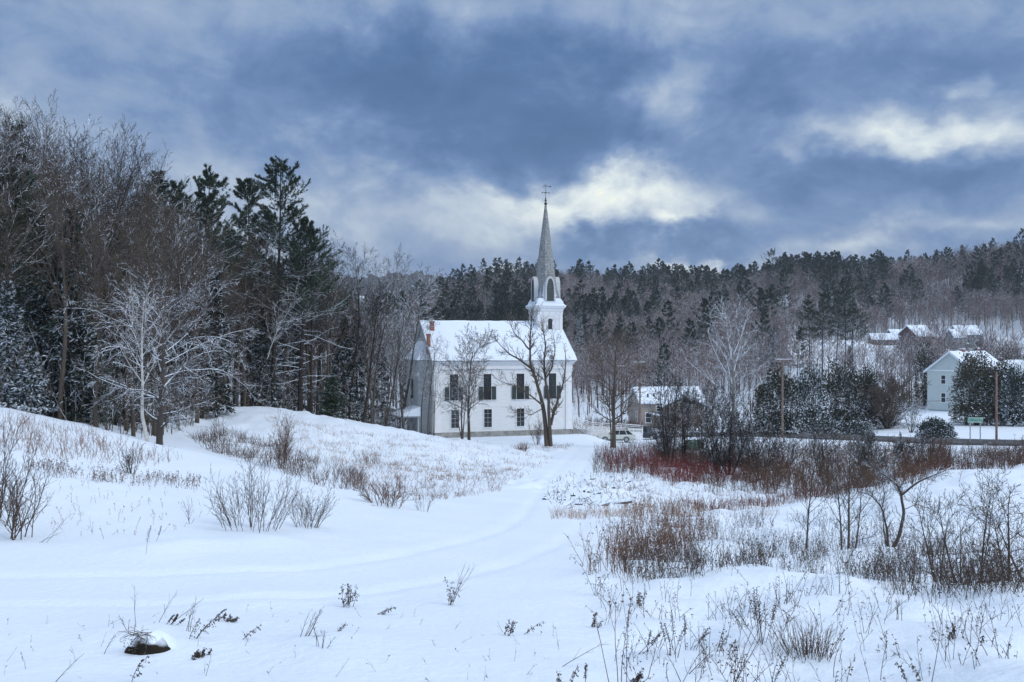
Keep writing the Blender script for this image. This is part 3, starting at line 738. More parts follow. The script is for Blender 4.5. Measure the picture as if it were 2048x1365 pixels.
# ------------------------------------------------------------------ trees of the middle ground
def midtrees():
    def T(name, u, Y, top, label, seed, **k):
        x, y, z = gat(u, Y); h = mh(CY-top, Y)-z
        k.setdefault('rmin', .011); k.setdefault('smalln', 4); r = k.pop('r', .2)
        return tree_obj(name, hardwood(seed, h, r, k.pop('mat', 'bark'), k.pop('c', (18, 8, 6, 3)), **k), (x, y, z), label)
    limb_tree('maple_tree', 110, [([(1094,893),(1091,853),(1086,811),(1083,798),(1074,767),(1061,732),(1060,688),(1062,650),(1064,628)], .29, .04), ([(1061,736),(1042,723),(1020,708),(1006,697),(995,684)], .13, .03), ([(1085,811),(1064,793),(1037,774),(1004,763)], .11, .03),
        ([(1102,893),(1098,842),(1097,793),(1090,758),(1088,723),(1092,692),(1086,660)], .22, .04), ([(1102,850),(1106,829),(1114,807),(1123,776),(1129,749),(1130,714)], .18, .045), ([(1060,700),(1046,684),(1030,668),(1022,652)], .1, .03), ([(1090,760),(1104,735),(1110,705),(1108,680)], .1, .03), ([(1086,818),(1062,830),(1040,826)], .06, .02)],
        'stout twin trunked bare maple with crooked limbs, before the right half of the church', 401, 'bark_bare', 1.0, .012, 1.5)
    T('maple_tree', 938, 112, 648, 'upright bare tree with a broad fan crown before the left half of the church', 403, r=.2, mat='bark_bare', c=(26, 10, 7, 3), start=.25, ang=50, trop=.06, lr=.52, lean=(-.01, 0), wig=.05, trunk_w=.03)
    T('shrubby_tree', 925, 111, 730, 'clump of dark stems around the foot of the fan crowned tree', 404, r=.09, c=(10, 6, 4, 0), start=.25, ang=40, lr=.35, stems=5, spread=.12)
    T('thin_tree', 842, 108, 690, 'thin dark tree crossing the left end wall of the church', 405, r=.10, c=(16, 6, 4, 0), start=.4, ang=40, lr=.3, lean=(.05, 0))
    T('thin_tree', 856, 107, 660, 'taller thin tree slanting across the church corner', 406, r=.11, c=(18, 6, 4, 0), start=.35, ang=42, lr=.3, lean=(.06, 0))
    T('thin_tree', 868, 108, 715, 'short forked thin tree by the church corner', 407, r=.08, c=(14, 6, 3, 0), start=.3, ang=48, lr=.4, lean=(.03, 0))
    T('maple_tree', 1228, 116, 640, 'bare tree with paired trunks between the camera and the white car', 408, r=.26, mat='bark_bare', c=(30, 10, 7, 3), start=.22, ang=56, trop=.05, lr=.42, wig=.06, trunk_w=.02, stems=1)
    T('thin_tree', 1222, 116.6, 700, 'slim companion stem left of the trunk before the white car', 409, r=.1, mat='bark_bare', c=(16, 6, 4, 0), start=.3, ang=45, lr=.3, lean=(-.02, 0))
    T('poplar_tree', 1467, 100, 588, 'tallest pale grey tree on the right with upswept boughs lined with snow', 410, r=.22, mat='bark_pale', c=(32, 7, 4, 0), start=.2, ang=44, trop=.05, lr=.44, rmin=.014, trunk_w=.015, wig=.05, droop=(-.0, .07))
    T('thicket_tree', 1335, 92, 725, 'dark many stemmed tree in front of the tan building, left one', 411, r=.11, mat='bark_dark', c=(14, 7, 5, 2), start=.15, ang=35, lr=.33, stems=5, spread=.13)
    T('thicket_tree', 1368, 95, 745, 'dark many stemmed tree in front of the tan building, right one', 412, r=.10, mat='bark_dark', c=(14, 7, 5, 2), start=.15, ang=35, lr=.33, stems=5, spread=.14)
    T('thicket_tree', 1458, 84, 800, 'black twiggy thicket at the foot of the tall pale tree', 413, r=.09, mat='bark_dark', c=(12, 7, 5, 2), start=.12, ang=40, lr=.36, stems=8, spread=.28)
    T('thicket_tree', 1520, 82, 845, 'black twiggy thicket with a pale fallen bough right of the tall pale tree', 414, r=.07, mat='bark_dark', c=(12, 7, 4, 0), start=.12, ang=40, lr=.36, stems=8, spread=.3)
    T('thicket_tree', 1405, 98, 760, 'slender dark thicket right of the green dumpster', 430, r=.09, mat='bark_dark', c=(14, 7, 5, 2), start=.12, ang=40, lr=.36, stems=6, spread=.2)
    T('thicket_tree', 1326, 96, 800, 'low dark thicket left of the tan house gable', 431, r=.08, mat='bark_dark', c=(12, 7, 5, 0), start=.12, ang=40, lr=.36, stems=6, spread=.2)
    T('thicket_tree', 1435, 88, 770, 'dark thicket stems left of the tall pale tree base', 432, r=.08, mat='bark_dark', c=(14, 7, 5, 2), start=.1, ang=40, lr=.36, stems=7, spread=.22)
    T('thicket_tree', 1492, 86, 810, 'dark thicket stems right of the tall pale tree base', 433, r=.08, mat='bark_dark', c=(14, 7, 5, 2), start=.1, ang=40, lr=.36, stems=7, spread=.25)
    T('thicket_tree', 1568, 92, 860, 'thicket under the transformer pole', 434, r=.07, mat='bark_dark', c=(12, 7, 5, 0), start=.1, ang=40, lr=.36, stems=7, spread=.28)
    T('thicket_tree', 1640, 84, 850, 'thicket before the road left of the brush hollow', 435, r=.06, mat='bark_dark', c=(12, 7, 5, 0), start=.1, ang=42, lr=.36, stems=8, spread=.3)
    T('thicket_tree', 1735, 80, 860, 'broad dark thicket in the middle of the brush hollow', 436, r=.06, mat='bark_dark', c=(13, 8, 5, 2), start=.08, ang=42, lr=.4, stems=10, spread=.4)
    T('thicket_tree', 1822, 82, 865, 'thicket at the right side of the brush hollow', 437, r=.06, mat='bark_dark', c=(12, 7, 5, 2), start=.08, ang=42, lr=.4, stems=9, spread=.4)
    T('bush_tree', 1775, 150, 745, 'wide rounded russet bare bush between the cedars and the green house', 415, r=.10, mat='bark_bare', c=(16, 9, 6, 3), start=.06, ang=52, lr=.5, stems=16, spread=.55, trop=.02, rmin=.016)
    T('bush_tree', 1822, 140, 800, 'small snow lined bush with arched stems on the lawn', 416, r=.06, mat='bark_snowy', c=(9, 5, 3, 0), start=.2, ang=45, lr=.4, stems=9, spread=.55, droop=(.02, -.06))
    limb_tree('apple_tree', 31.5, [([(1786,1097),(1799,1062),(1807,1025),(1804,990),(1792,967),(1766,949),(1738,934)], .062, .014), ([(1804,990),(1829,967),(1859,951),(1888,938)], .05, .014), ([(1777,1097),(1775,1055),(1765,1015),(1745,992),(1716,984)], .042, .010), ([(1806,1020),(1835,1010),(1862,1020)], .02, .006), ([(1790,968),(1788,945),(1792,922)], .02, .006), ([(1765,1015),(1768,985),(1758,955)], .02, .006)],
        'gnarled forked small tree with snow on two spreading limbs', 417, 'bark_limb', .28, .0035, .42)
    T('sapling', 1612, 31, 880, 'single thin sapling left of the cluster on the snowy hump', 418, r=.035, c=(16, 7, 4, 2), start=.22, ang=40, lr=.5, rmin=.0035, mat='bark_bare')
    T('sapling', 1682, 30.5, 870, 'slim sapling, left stem of the trio on the hump', 419, r=.036, c=(15, 7, 4, 2), start=.22, ang=40, lr=.52, rmin=.0035, mat='bark_bare', lean=(.04, 0))
    T('sapling', 1697, 30.2, 835, 'tallest sapling of the trio on the hump', 420, r=.045, c=(18, 7, 4, 2), start=.25, ang=40, lr=.5, rmin=.0035, mat='bark_bare', lean=(.02, 0))
    T('sapling', 1708, 30.6, 905, 'short leaning sapling, right stem of the trio on the hump', 421, r=.032, c=(11, 7, 4, 2), start=.22, ang=44, lr=.6, rmin=.0035, mat='bark_bare', lean=(.14, 0))
    T('sapling', 1775, 31.8, 980, 'low dark sapling left of the gnarled forked tree', 422, r=.035, c=(11, 7, 4, 2), start=.22, ang=44, lr=.6, rmin=.0035, lean=(-.1, 0))
    T('young_tree', 2015, 20.8, 930, 'largest stem of the right edge thicket, with open zigzag boughs', 423, r=.042, c=(11, 7, 4, 0), start=.2, ang=50, lr=.55, rmin=.004, mat='bark_bare', wig=.1, lean=(-.05, 0), stems=2, spread=.2)
    T('young_tree', 1918, 20.6, 985, 'upright stem on the left side of the right edge thicket', 424, r=.03, c=(11, 6, 4, 0), start=.15, ang=45, lr=.5, rmin=.004, mat='bark_bare', stems=2, spread=.12)
    T('young_tree', 1960, 21.5, 925, 'slender straight stem in the middle of the right edge thicket', 425, r=.03, c=(11, 6, 4, 0), start=.15, ang=38, lr=.42, rmin=.004, mat='bark_bare', stems=2, spread=.1)
    T('young_tree', 1880, 22, 960, 'sparse branching stem nearest the gnarled tree in the right thicket', 426, r=.03, c=(11, 6, 4, 0), start=.15, ang=42, lr=.5, rmin=.004, mat='bark_bare', lean=(-.2, 0), stems=3, spread=.25)
    T('young_tree', 2062, 20, 960, 'heavy dark stem leaning in from the right edge', 427, r=.042, c=(11, 7, 4, 0), start=.1, ang=50, lr=.5, rmin=.004, mat='bark_bare', lean=(-.1, 0), stems=3, spread=.2)
    for i, (u, Y, top, lab) in enumerate(((1620, 246, 600, 'leftmost of the dark pines above the cedar hedge'), (1645, 243, 585, 'second dark pine above the cedar hedge, crooked top'), (1672, 250, 580, 'third dark pine above the cedar hedge, thin crown'), (1690, 247, 556, 'tallest dark pine above the cedar hedge'), (1706, 252, 610, 'rightmost dark pine above the cedar hedge'))):
        x, y, z = gat(u, Y); h = mh(CY-top, Y)-z
        tree_obj('pine_tree', conifer(440+i, 'pine', h, .24, .42, 1.1, wmax=8.5+2.5*(i == 3)), (x, y, z), lab)
    for i, (u, Y, top, k, w, lab) in enumerate(((1163, 235, 618, 'spruce', 3.4, 'round snow dusted spruce right of the church tower'), (1549, 455, 500, 'pine', 13.0, 'lone pine standing clear above the skyline'), (1572, 300, 535, 'pine', 8., 'tall snowy spruce right of the pale tree'),
                                  (1700, 205, 690, 'spruce', 2.2, 'pointed dark spruce between hedge and pines'), (1545, 210, 655, 'spruce', 3.0, 'snow caked spruce left of the hedge pines'), (1282, 172, 765, 'spruce', 1.6, 'small spruce behind the crossarm pole'))):
        x, y, z = gat(u, Y); h = mh(CY-top, Y)-z
        tree_obj('spruce_tree' if k == 'spruce' else 'pine_tree', conifer(450+i, k, h, .16, .08 if k == 'spruce' else .3, 1., wmax=w, mat='juniper' if i in (0, 4) else None), (x, y, z), lab)
midtrees()

def evergreens():
    def B(name, u, Y, wpx, hpx, label, seed, mat='cedar', n=9000, size=.33, base_py=None, columns=3, dep=.7, up=.3):
        x, y, z = gat(u, Y); w = mh(wpx, Y)/2; h = mh(hpx, Y); rng = np.random.default_rng(seed); lobes = []
        for k in range(columns):
            t = (k+.5)/columns*2-1; hh = h*rng.uniform(.74, 1.0)*(1-.25*t*t)
            lobes.append((t*w*.62, rng.normal()*w*.12, hh*.42, w*(.66 if columns > 1 else 1.), w*dep*.75, hh*.6)); lobes.append((t*w*.62, -w*.1, hh*.14, w*(.6 if columns > 1 else .9), w*dep*.7, hh*.22))
        e = link(name, None, None, (x, y, z-.15)); tag(e, label, 'bush')
        link('foliage', leafy(seed, lobes, n, size, mat, up), e)
        st = Geo()
        for l in lobes: st.tube((l[0], l[1], -.2), (l[0], l[1], h*.45), .06, .02, 6)
        part('trunk', st, M['bark_dark'], e)
        return e
    B('cedar_bush', 1562, 134, 72, 150, 'narrow dark cedar beside the transformer pole', 501, columns=2, n=6000)
    B('cedar_bush', 1608, 146, 90, 150, 'snow flecked cedar left in the hedge behind the pole', 502, columns=2, mat='juniper', n=8000)
    B('cedar_bush', 1672, 150, 110, 150, 'broad tall cedar in the middle of the hedge', 503, columns=3, n=10000)
    B('cedar_bush', 1722, 152, 70, 150, 'dark cedar at the right end of the hedge', 504, columns=2, n=7000)
    B('juniper_bush', 1640, 138, 110, 42, 'low spreading snowy juniper under the hedge, left part', 505, 'juniper', 6000, .28, columns=4)
    B('juniper_bush', 1712, 137, 70, 32, 'low snowy juniper at the right foot of the hedge', 506, 'juniper', 4500, .28, columns=3)
    B('juniper_bush', 1873, 130, 74, 44, 'rounded snowy juniper on the lawn by the road', 507, 'juniper', 6000, .28, columns=3)
    B('cedar_bush', 1952, 150, 100, 150, 'massive rounded cedar hiding the front of the green house', 508, columns=3, n=15000, dep=.8)
    B('cedar_bush', 1992, 150, 90, 148, 'tall cedar behind the bare pole by the road', 509, columns=2, n=10000)
    B('cedar_bush', 2038, 148, 80, 140, 'cedar with paler snowy sprays at the right edge', 510, 'juniper', columns=2, n=9000)
    B('cedar_bush', 1857, 188, 60, 130, 'dark cedar rising behind the left corner of the green house', 511, columns=2, n=6000)
    B('cedar_bush', 2022, 200, 70, 130, 'olive green cedar behind the green house ridge', 512, columns=2, n=6000, mat='cedar')
    B('cedar_bush', 1528, 138, 40, 120, 'dark vine covered evergreen left of the transformer pole', 513, columns=1, n=4000)
evergreens()

# ------------------------------------------------------------------ generic scatter of stems
def in_poly(n, poly, rng):
    p = np.array(poly, float); mn = p.min(0); mx = p.max(0); out = []
    tot = 0
    while tot < n:
        q = rng.uniform(mn, mx, (n*3, 2)); inside = np.zeros(len(q), bool); j = len(p)-1
        for i in range(len(p)):
            c = ((p[i, 1] > q[:, 1]) != (p[j, 1] > q[:, 1])) & (q[:, 0] < (p[j, 0]-p[i, 0])*(q[:, 1]-p[i, 1])/(p[j, 1]-p[i, 1]+1e-9)+p[i, 0]); inside ^= c; j = i
        q = q[inside]; out.append(q); tot += len(q)
    return np.concatenate(out)[:n]
def stems(name, label, cat, mat, seed, n, poly=None, P=None, h=(.5, 1.), r=.006, lean=.15, c=4, lr=.3, leaf=0, leafsize=.05, rmin=.003, ang=35, w=.08, c2=0, clump=0., bend=0., head=0, heads=.02):
    rng = np.random.default_rng(seed)
    if P is None:
        q = in_poly(n, poly, rng)
        if clump:
            m = .55*vn(q[:, 0]/clump, q[:, 1]/clump*1.8, seed)+.45*vn(q[:, 0]/clump*3.1, q[:, 1]/clump*5., seed+1) > rng.uniform(.22, .66, len(q)); q = q[m]
        P = hit(q[:, 0], q[:, 1])
    n = len(P); P = P-np.array([0, 0, .04])
    D = rng.normal(size=(n, 3))*lean+np.array([0, 0, 1.]); L = rng.uniform(*h, n)*rng.uniform(.7, 1., n)
    lv = [dict(n=4, w=w, trop=0., trop2=-bend, tip=.35, c=c, s=.3, a=ang, av=10, lr=lr, rr=.65), dict(n=2, w=w, trop=.04, tip=.4, c=c2, s=.2, a=32, lr=.5, rr=.7), dict(n=2, w=w, tip=.5)]
    if not c: lv = lv[:1]
    elif not c2: lv = lv[:2]
    segl, nd = grow(rng, P, D, L, np.full(n, r)*rng.uniform(.6, 1.3, n), lv, rmin)
    g = Geo()
    for k, s in enumerate(segl): g.segs(*s, 3, 0, rng.uniform(0, 6, len(s[0])))
    if leaf:
        A, B, ra, rb = segl[-1]; m = rng.uniform(size=len(B)) < leaf
        g.leaves(B[m], leafsize, rng, .5, 0)
    if head:
        A, B, ra, rb = segl[0]; tip = B[-n:]; k = head
        Pm = np.repeat(tip, k, 0)+rng.normal(size=(n*k, 3))*np.array([.4, .4, 1.6])*heads
        g.leaves(Pm, heads*1.4, rng, .6, 0)
    tag(link(name, g.mesh(name, M[mat])), label, cat, kind='stuff')

def scatter_all():
    S = stems
    S('dry_weeds', 'dense stand of tall brown dry weeds beside the track', 'weeds', 'weed', 601, 1700, [(1150,1160),(1185,1100),(1240,1060),(1290,1010),(1400,1020),(1440,1070),(1400,1120),(1330,1150),(1240,1165)], h=(.4, 1.25), r=.0062, leaf=.4, leafsize=.05, c=6, lean=.2, clump=44, c2=1, rmin=.003)
    S('dry_weeds', 'dark broken weeds over the middle of the right field', 'weeds', 'weed_dark', 602, 5600, [(1220,1060),(1500,1035),(1850,1075),(2048,1150),(2048,1215),(1900,1200),(1700,1165),(1550,1160),(1400,1175),(1250,1170)], h=(.2, .85), r=.0052, leaf=.3, leafsize=.045, c=5, lean=.28, clump=60, rmin=.003)
    S('dry_weeds', 'sparse thin weed stems poking through snow at lower right', 'weeds', 'weed_dark', 603, 640, [(1180,1180),(1500,1165),(2048,1210),(2048,1365),(1250,1365)], h=(.15, .7), r=.0048, leaf=.35, leafsize=.035, c=4, lean=.35, rmin=.0024, clump=60, bend=.08)
    S('dry_weeds', 'twiggy thicket floor under the right edge saplings', 'weeds', 'weed_dark', 604, 200, [(1800,1110),(1860,1080),(2048,1100),(2060,1230),(1960,1200),(1830,1150)], h=(.3, 1.1), r=.006, c=5, lean=.35, rmin=.003, c2=2, clump=40)
    S('red_dogwood', 'band of dark red dogwood twigs beyond the log pile', 'shrubs', 'dogwood', 605, 2600, [(1205,915),(1330,905),(1480,925),(1510,955),(1440,975),(1350,975),(1290,955),(1205,948)], h=(.5, 1.7), r=.012, c=5, rmin=.009, lean=.25, clump=22)
    S('brown_weeds', 'brown weeds mixed with dogwood right of the church drive', 'shrubs', 'brush', 606, 4600, [(1185,950),(1190,900),(1250,895),(1330,900),(1420,925),(1580,930),(1580,990),(1440,990),(1300,962)], h=(.5, 1.6), r=.011, c=5, rmin=.008, lean=.2, clump=16)
    S('brown_brush', 'wide grey brown brush hollow between the hump and the road', 'brush', 'brush', 607, 4200, [(1500,900),(1620,905),(1880,905),(1905,925),(1870,965),(1760,990),(1640,1005),(1530,1000),(1480,960)], h=(.6, 2.5), r=.014, c=7, rmin=.009, lean=.3, c2=3, clump=34)
    S('russet_brush', 'russet brush along the back of the snowy hump', 'brush', 'red_brush', 608, 1500, P=line_pts([(1390,1026),(1560,1016),(1700,993),(1820,962),(1920,944),(2070,928)], 1500, 609, 2.5), h=(.5, 1.15), r=.010, c=5, rmin=.007, lean=.2)
    S('road_brush', 'brown brush below the road at the right edge', 'brush', 'brush', 610, 2200, [(1860,905),(1950,915),(2070,905),(2070,940),(1960,945),(1850,950)], h=(.6, 2.1), r=.013, c=6, rmin=.009, lean=.2, c2=2, clump=20)
    S('dead_grass', 'tan dead grass tufts along the lip below the log pile', 'grass', 'grass', 611, 2000, [(1100,1040),(1110,1028),(1250,1022),(1330,1012),(1420,1015),(1560,1022),(1560,1030),(1400,1036),(1250,1040)], h=(.2, .6), r=.006, c=2, rmin=.004, lean=.3, clump=18)
    S('dead_grass', 'scattered tan grass tufts on the open slope before the church', 'grass', 'grass', 612, 7000, [(520,830),(700,860),(1000,895),(1110,915),(1060,950),(900,965),(800,960),(680,930),(560,880)], h=(.12, .5), r=.009, c=2, rmin=.006, lean=.6, clump=16)
    S('dark_tufts', 'dark sedge clumps on the lower left slope', 'grass', 'weed', 613, 4200, [(690,940),(820,925),(960,925),(1050,950),(1000,985),(880,1005),(780,1000),(700,970)], h=(.1, .5), r=.007, c=3, rmin=.005, lean=.5, clump=12)
    S('gully_brush', 'brown brush filling the gully behind the near left knoll', 'brush', 'brush', 614, 3400, [(380,880),(450,865),(600,905),(720,945),(740,985),(640,975),(560,945),(420,905)], h=(.2, 1.0), r=.009, c=5, rmin=.005, lean=.4, clump=26)
    S('knoll_weeds', 'dark weeds along the crest of the left knoll', 'weeds', 'weed', 615, 1300, [(-20,830),(200,870),(300,905),(380,920),(300,935),(150,925),(0,900)], h=(.25, .8), r=.007, c=4, rmin=.004, lean=.3, clump=20)
    S('spirea_row', 'row of short rusty spirea heads across the left knoll', 'weeds', 'weed', 616, 620, [(0,925),(150,938),(330,955),(400,965),(400,980),(250,972),(60,955)], h=(.18, .38), r=.007, c=0, lean=.22, head=9, heads=.028, clump=40)
    S('spirea_heads', 'sparse rusty weed heads on the near left field', 'weeds', 'weed', 617, 110, [(60,960),(400,975),(420,1060),(200,1080),(20,1040)], h=(.15, .35), r=.005, c=2, lean=.4, head=6, heads=.02)
    S('dead_grass', 'dead grass around the foot of the stout tree by the church', 'grass', 'weed', 618, 500, [(1020,893),(1150,890),(1130,902),(1040,903)], h=(.2, .6), r=.008, c=3, lean=.35, rmin=.005)
    S('field_weeds', 'few loose stalks along the near edge of the track', 'weeds', 'weed_dark', 619, 90, [(0,1230),(1100,1210),(1150,1365),(0,1365)], h=(.08, .35), r=.003, c=2, lean=.5, rmin=.0015, leaf=.4, leafsize=.025)
    S('wild_brush', 'brown bushes behind the ramp of the church', 'brush', 'brush', 620, 1500, P=boxpts(9, 32, 150, 172, 1500, 621), h=(.8, 2.2), r=.02, c=6, rmin=.014, lean=.25)
    S('tangle', 'twig litter in front of the thickets right of the drive', 'brush', 'weed_dark', 622, 1500, [(1290,905),(1480,915),(1560,945),(1400,940),(1300,925)], h=(.5, 2.2), r=.014, c=5, rmin=.009, lean=.25, c2=2)
    S('snow_tufts', 'low snowy grass tufts on the flat between log heap and dogwood', 'grass', 'weed', 625, 3200, [(1180,960),(1300,960),(1560,985),(1580,1010),(1400,1018),(1250,1020)], h=(.1, .5), r=.009, c=3, rmin=.006, lean=.6, clump=18)
    S('hill_brush', 'grey brush at the snowy foot of the far hillside', 'brush', 'hillbark', 623, 2500, P=boxpts(0, 110, 185, 245, 2500, 624), h=(.8, 3.), r=.03, c=5, rmin=.02, lean=.15)
def line_pts(pl, n, seed, wid):
    rng = np.random.default_rng(seed); a = hit([p[0] for p in pl], [p[1] for p in pl], False)[:, :2]
    t = rng.uniform(0, len(pl)-1.001, n); i = t.astype(int); f = (t-i)[:, None]
    q = a[i]*(1-f)+a[i+1]*f; q[:, 1] += rng.uniform(-.2, wid, n)+1.; x = q[:, 0]; y = q[:, 1]
    return np.stack([x, y, H(x, y)], 1)
def boxpts(x0, x1, y0, y1, n, seed):
    rng = np.random.default_rng(seed); x = rng.uniform(x0, x1, n); y = rng.uniform(y0, y1, n)
    m = (vn(x/5, y/5, seed) > .45) & (polydist(x, y, ROADL) > 4.5) ; x = x[m]; y = y[m]
    return np.stack([x, y, H(x, y)], 1)
scatter_all()

# ------------------------------------------------------------------ individual shrubs and weeds
def shrubs():
    def S(name, u, py, label, seed, **k):
        loc = hp(u, py); k['Ht'] = mh(k.pop('hpx'), loc[1]); o = link(name, shrub(seed, **k), None, loc, k.get('rz', 0)); tag(o, label, 'shrub')
    S('bare_shrub', 505, 1058, 'largest leafless upright shrub on the near left snowfield', 701, hpx=135, n=28, spread=.5, base=.75, r=.010, c=(9, 3), rmin=.004)
    S('bare_shrub', 612, 1055, 'smaller upright shrub directly right of the largest one', 702, hpx=90, n=20, spread=.5, base=.38, r=.009, c=(9, 3), rmin=.0035)
    S('bare_shrub', 775, 1012, 'wide sprawling grey shrub left of the track bend', 703, hpx=75, n=22, spread=1.1, base=.7, r=.016, c=(8, 4), rmin=.005, w=.12, mat='brush')
    S('bare_shrub', 845, 1022, 'thin wispy shrub right of the sprawling grey one', 704, hpx=45, n=8, spread=.5, base=.3, r=.007, c=(5, 2))
    S('bare_shrub', 20, 1075, 'tall dark shrub cut by the left edge', 705, hpx=185, n=14, spread=.35, base=.5, r=.018, c=(9, 4), rmin=.005, w=.09)
    S('bare_shrub', -25, 1050, 'dense shrub mostly outside the left edge', 706, hpx=230, n=16, spread=.3, base=.5, r=.018, c=(9, 4), rmin=.005, w=.09)
    S('bare_shrub', 262, 948, 'small bushy shrub on the crest of the left knoll', 707, hpx=65, n=12, spread=.3, base=.2, r=.012, c=(7, 3), rmin=.005)
    S('bare_shrub', 562, 938, 'tall wispy shrub at the gully left of the open slope', 708, hpx=110, n=16, spread=.25, base=.35, r=.016, c=(9, 4), rmin=.007, mat='brush')
    S('bare_shrub', 380, 1048, 'single straight twig left of the largest shrub', 709, hpx=80, n=2, spread=.05, base=.05, r=.008, c=(6, 0))
    S('bare_shrub', 985, 872, 'rounded tan twiggy bush at the church foundation', 710, hpx=45, n=60, spread=.75, base=.9, r=.018, c=(9, 4), rmin=.010, mat='brush')
    S('bare_shrub', 1075, 890, 'dark upright shrub left of the stout tree base', 711, hpx=60, n=10, spread=.5, base=.3, r=.025, c=(8, 4), rmin=.010)
    S('bare_shrub', 1046, 905, 'small brown tuft standing alone below the church', 712, hpx=20, n=50, spread=.6, base=.5, r=.010, c=(3, 0), rmin=.008, mat='weed')
    S('bare_shrub', 1620, 1312, 'dense wiry clump in the snow at lower right', 713, hpx=85, n=60, spread=.55, base=.28, r=.0045, c=(5, 0), rmin=.0022)
    S('bare_shrub', 1560, 1312, 'sparse wiry stems left of the dense wiry clump', 714, hpx=55, n=14, spread=.6, base=.2, r=.003, c=(3, 0), rmin=.0016)
    S('bare_shrub', 430, 905, 'thin stems at the left end of the gully', 715, hpx=80, n=10, spread=.2, base=.5, r=.014, c=(6, 3), rmin=.006)
    S('bare_shrub', 740, 925, 'small brown tuft high on the open slope', 716, hpx=30, n=40, spread=.4, base=.9, r=.008, c=(3, 0), rmin=.006, mat='weed')
    S('bare_shrub', 1340, 905, 'dark brush clump left of the tan building thicket', 717, hpx=48, n=26, spread=.35, base=1.3, r=.02, c=(8, 4), rmin=.010)
shrubs()

def weed(name, u, py, hpx, label, seed, kind='leafy', lean=(.2, 0), n=1, rz=0):
    """one dry weed or a small tuft of them, standing in the near snow"""
    rng = np.random.default_rng(seed); loc = hp(u, py); h = mh(hpx, loc[1]); g = Geo()
    P = rng.normal(size=(n, 3))*np.array([.05, .05, 0])*(n > 1)+np.array([0, 0, -.04])
    D = np.array([[lean[0], lean[1], 1.]])+rng.normal(size=(n, 3))*(.22 if n > 1 else .02)
    L = h*np.hypot(1, math.hypot(*lean))*rng.uniform(.7, 1., n); L[0] = h*np.hypot(1, math.hypot(*lean))
    r = .0046
    if kind == 'leafy':      # dark curled leaves hanging along the stalk
        segl, nd = grow(rng, P, D, L, np.full(n, r), [dict(n=7, w=.07, trop=-.03, trop2=-.12, tip=.4, c=9, s=.25, a=60, av=15, lr=.16, rr=.6), dict(n=2, w=.2, trop=-.2, tip=.5)], .0024)
        B = segl[1][1]; g.leaves(np.repeat(B, 3, 0)+rng.normal(size=(len(B)*3, 3))*.010, .028, rng, .5, 0, along=np.array([[0, 0, -.8]]))
    elif kind == 'spike':    # goldenrod like plume
        segl, nd = grow(rng, P, D, L, np.full(n, r), [dict(n=7, w=.05, trop=0, trop2=-.05, tip=.4, c=26, s=.45, a=50, av=10, lr=.09, rr=.6), dict(n=2, w=.2, trop=-.1, tip=.6)], .0022)
        B = segl[1][1]; g.leaves(np.repeat(B, 2, 0), .020, rng, .5, 0)
    elif kind == 'umbel':    # queen anne's lace
        segl, nd = grow(rng, P, D, L, np.full(n, r*1.1), [dict(n=7, w=.03, tip=.5, c=2, s=.5, a=22, av=5, lr=.5, rr=.7), dict(n=3, w=.03, trop=.12, tip=.6)], .0026)
        tips = np.concatenate([segl[0][1][-n:], segl[1][1][-2*n:]])
        k = 16; a = np.arange(k)*2*PI/k; q = np.repeat(tips, k, 0); o = np.tile(np.stack([np.cos(a)*.016, np.sin(a)*.016, np.full(k, .024)], 1), (len(tips), 1))
        g.segs(q, q+o, .0008, .0014, 3); g.leaves(q+o*.8, .012, rng, .8, 0)
    else:                    # plain bare stalks
        segl, nd = grow(rng, P, D, L, np.full(n, r), [dict(n=6, w=.05, trop=0, trop2=-.02, tip=.35, c=5, s=.3, a=32, av=8, lr=.35, rr=.6), dict(n=3, w=.08, trop=.03, tip=.5)], .0022)
    for k, s in enumerate(segl): g.segs(*s, 4 if k == 0 else 3)
    tag(link(name, g.mesh(name, M['weed_dark'] if kind != 'umbel' else M['weed']), None, loc, rz), label, 'weed')
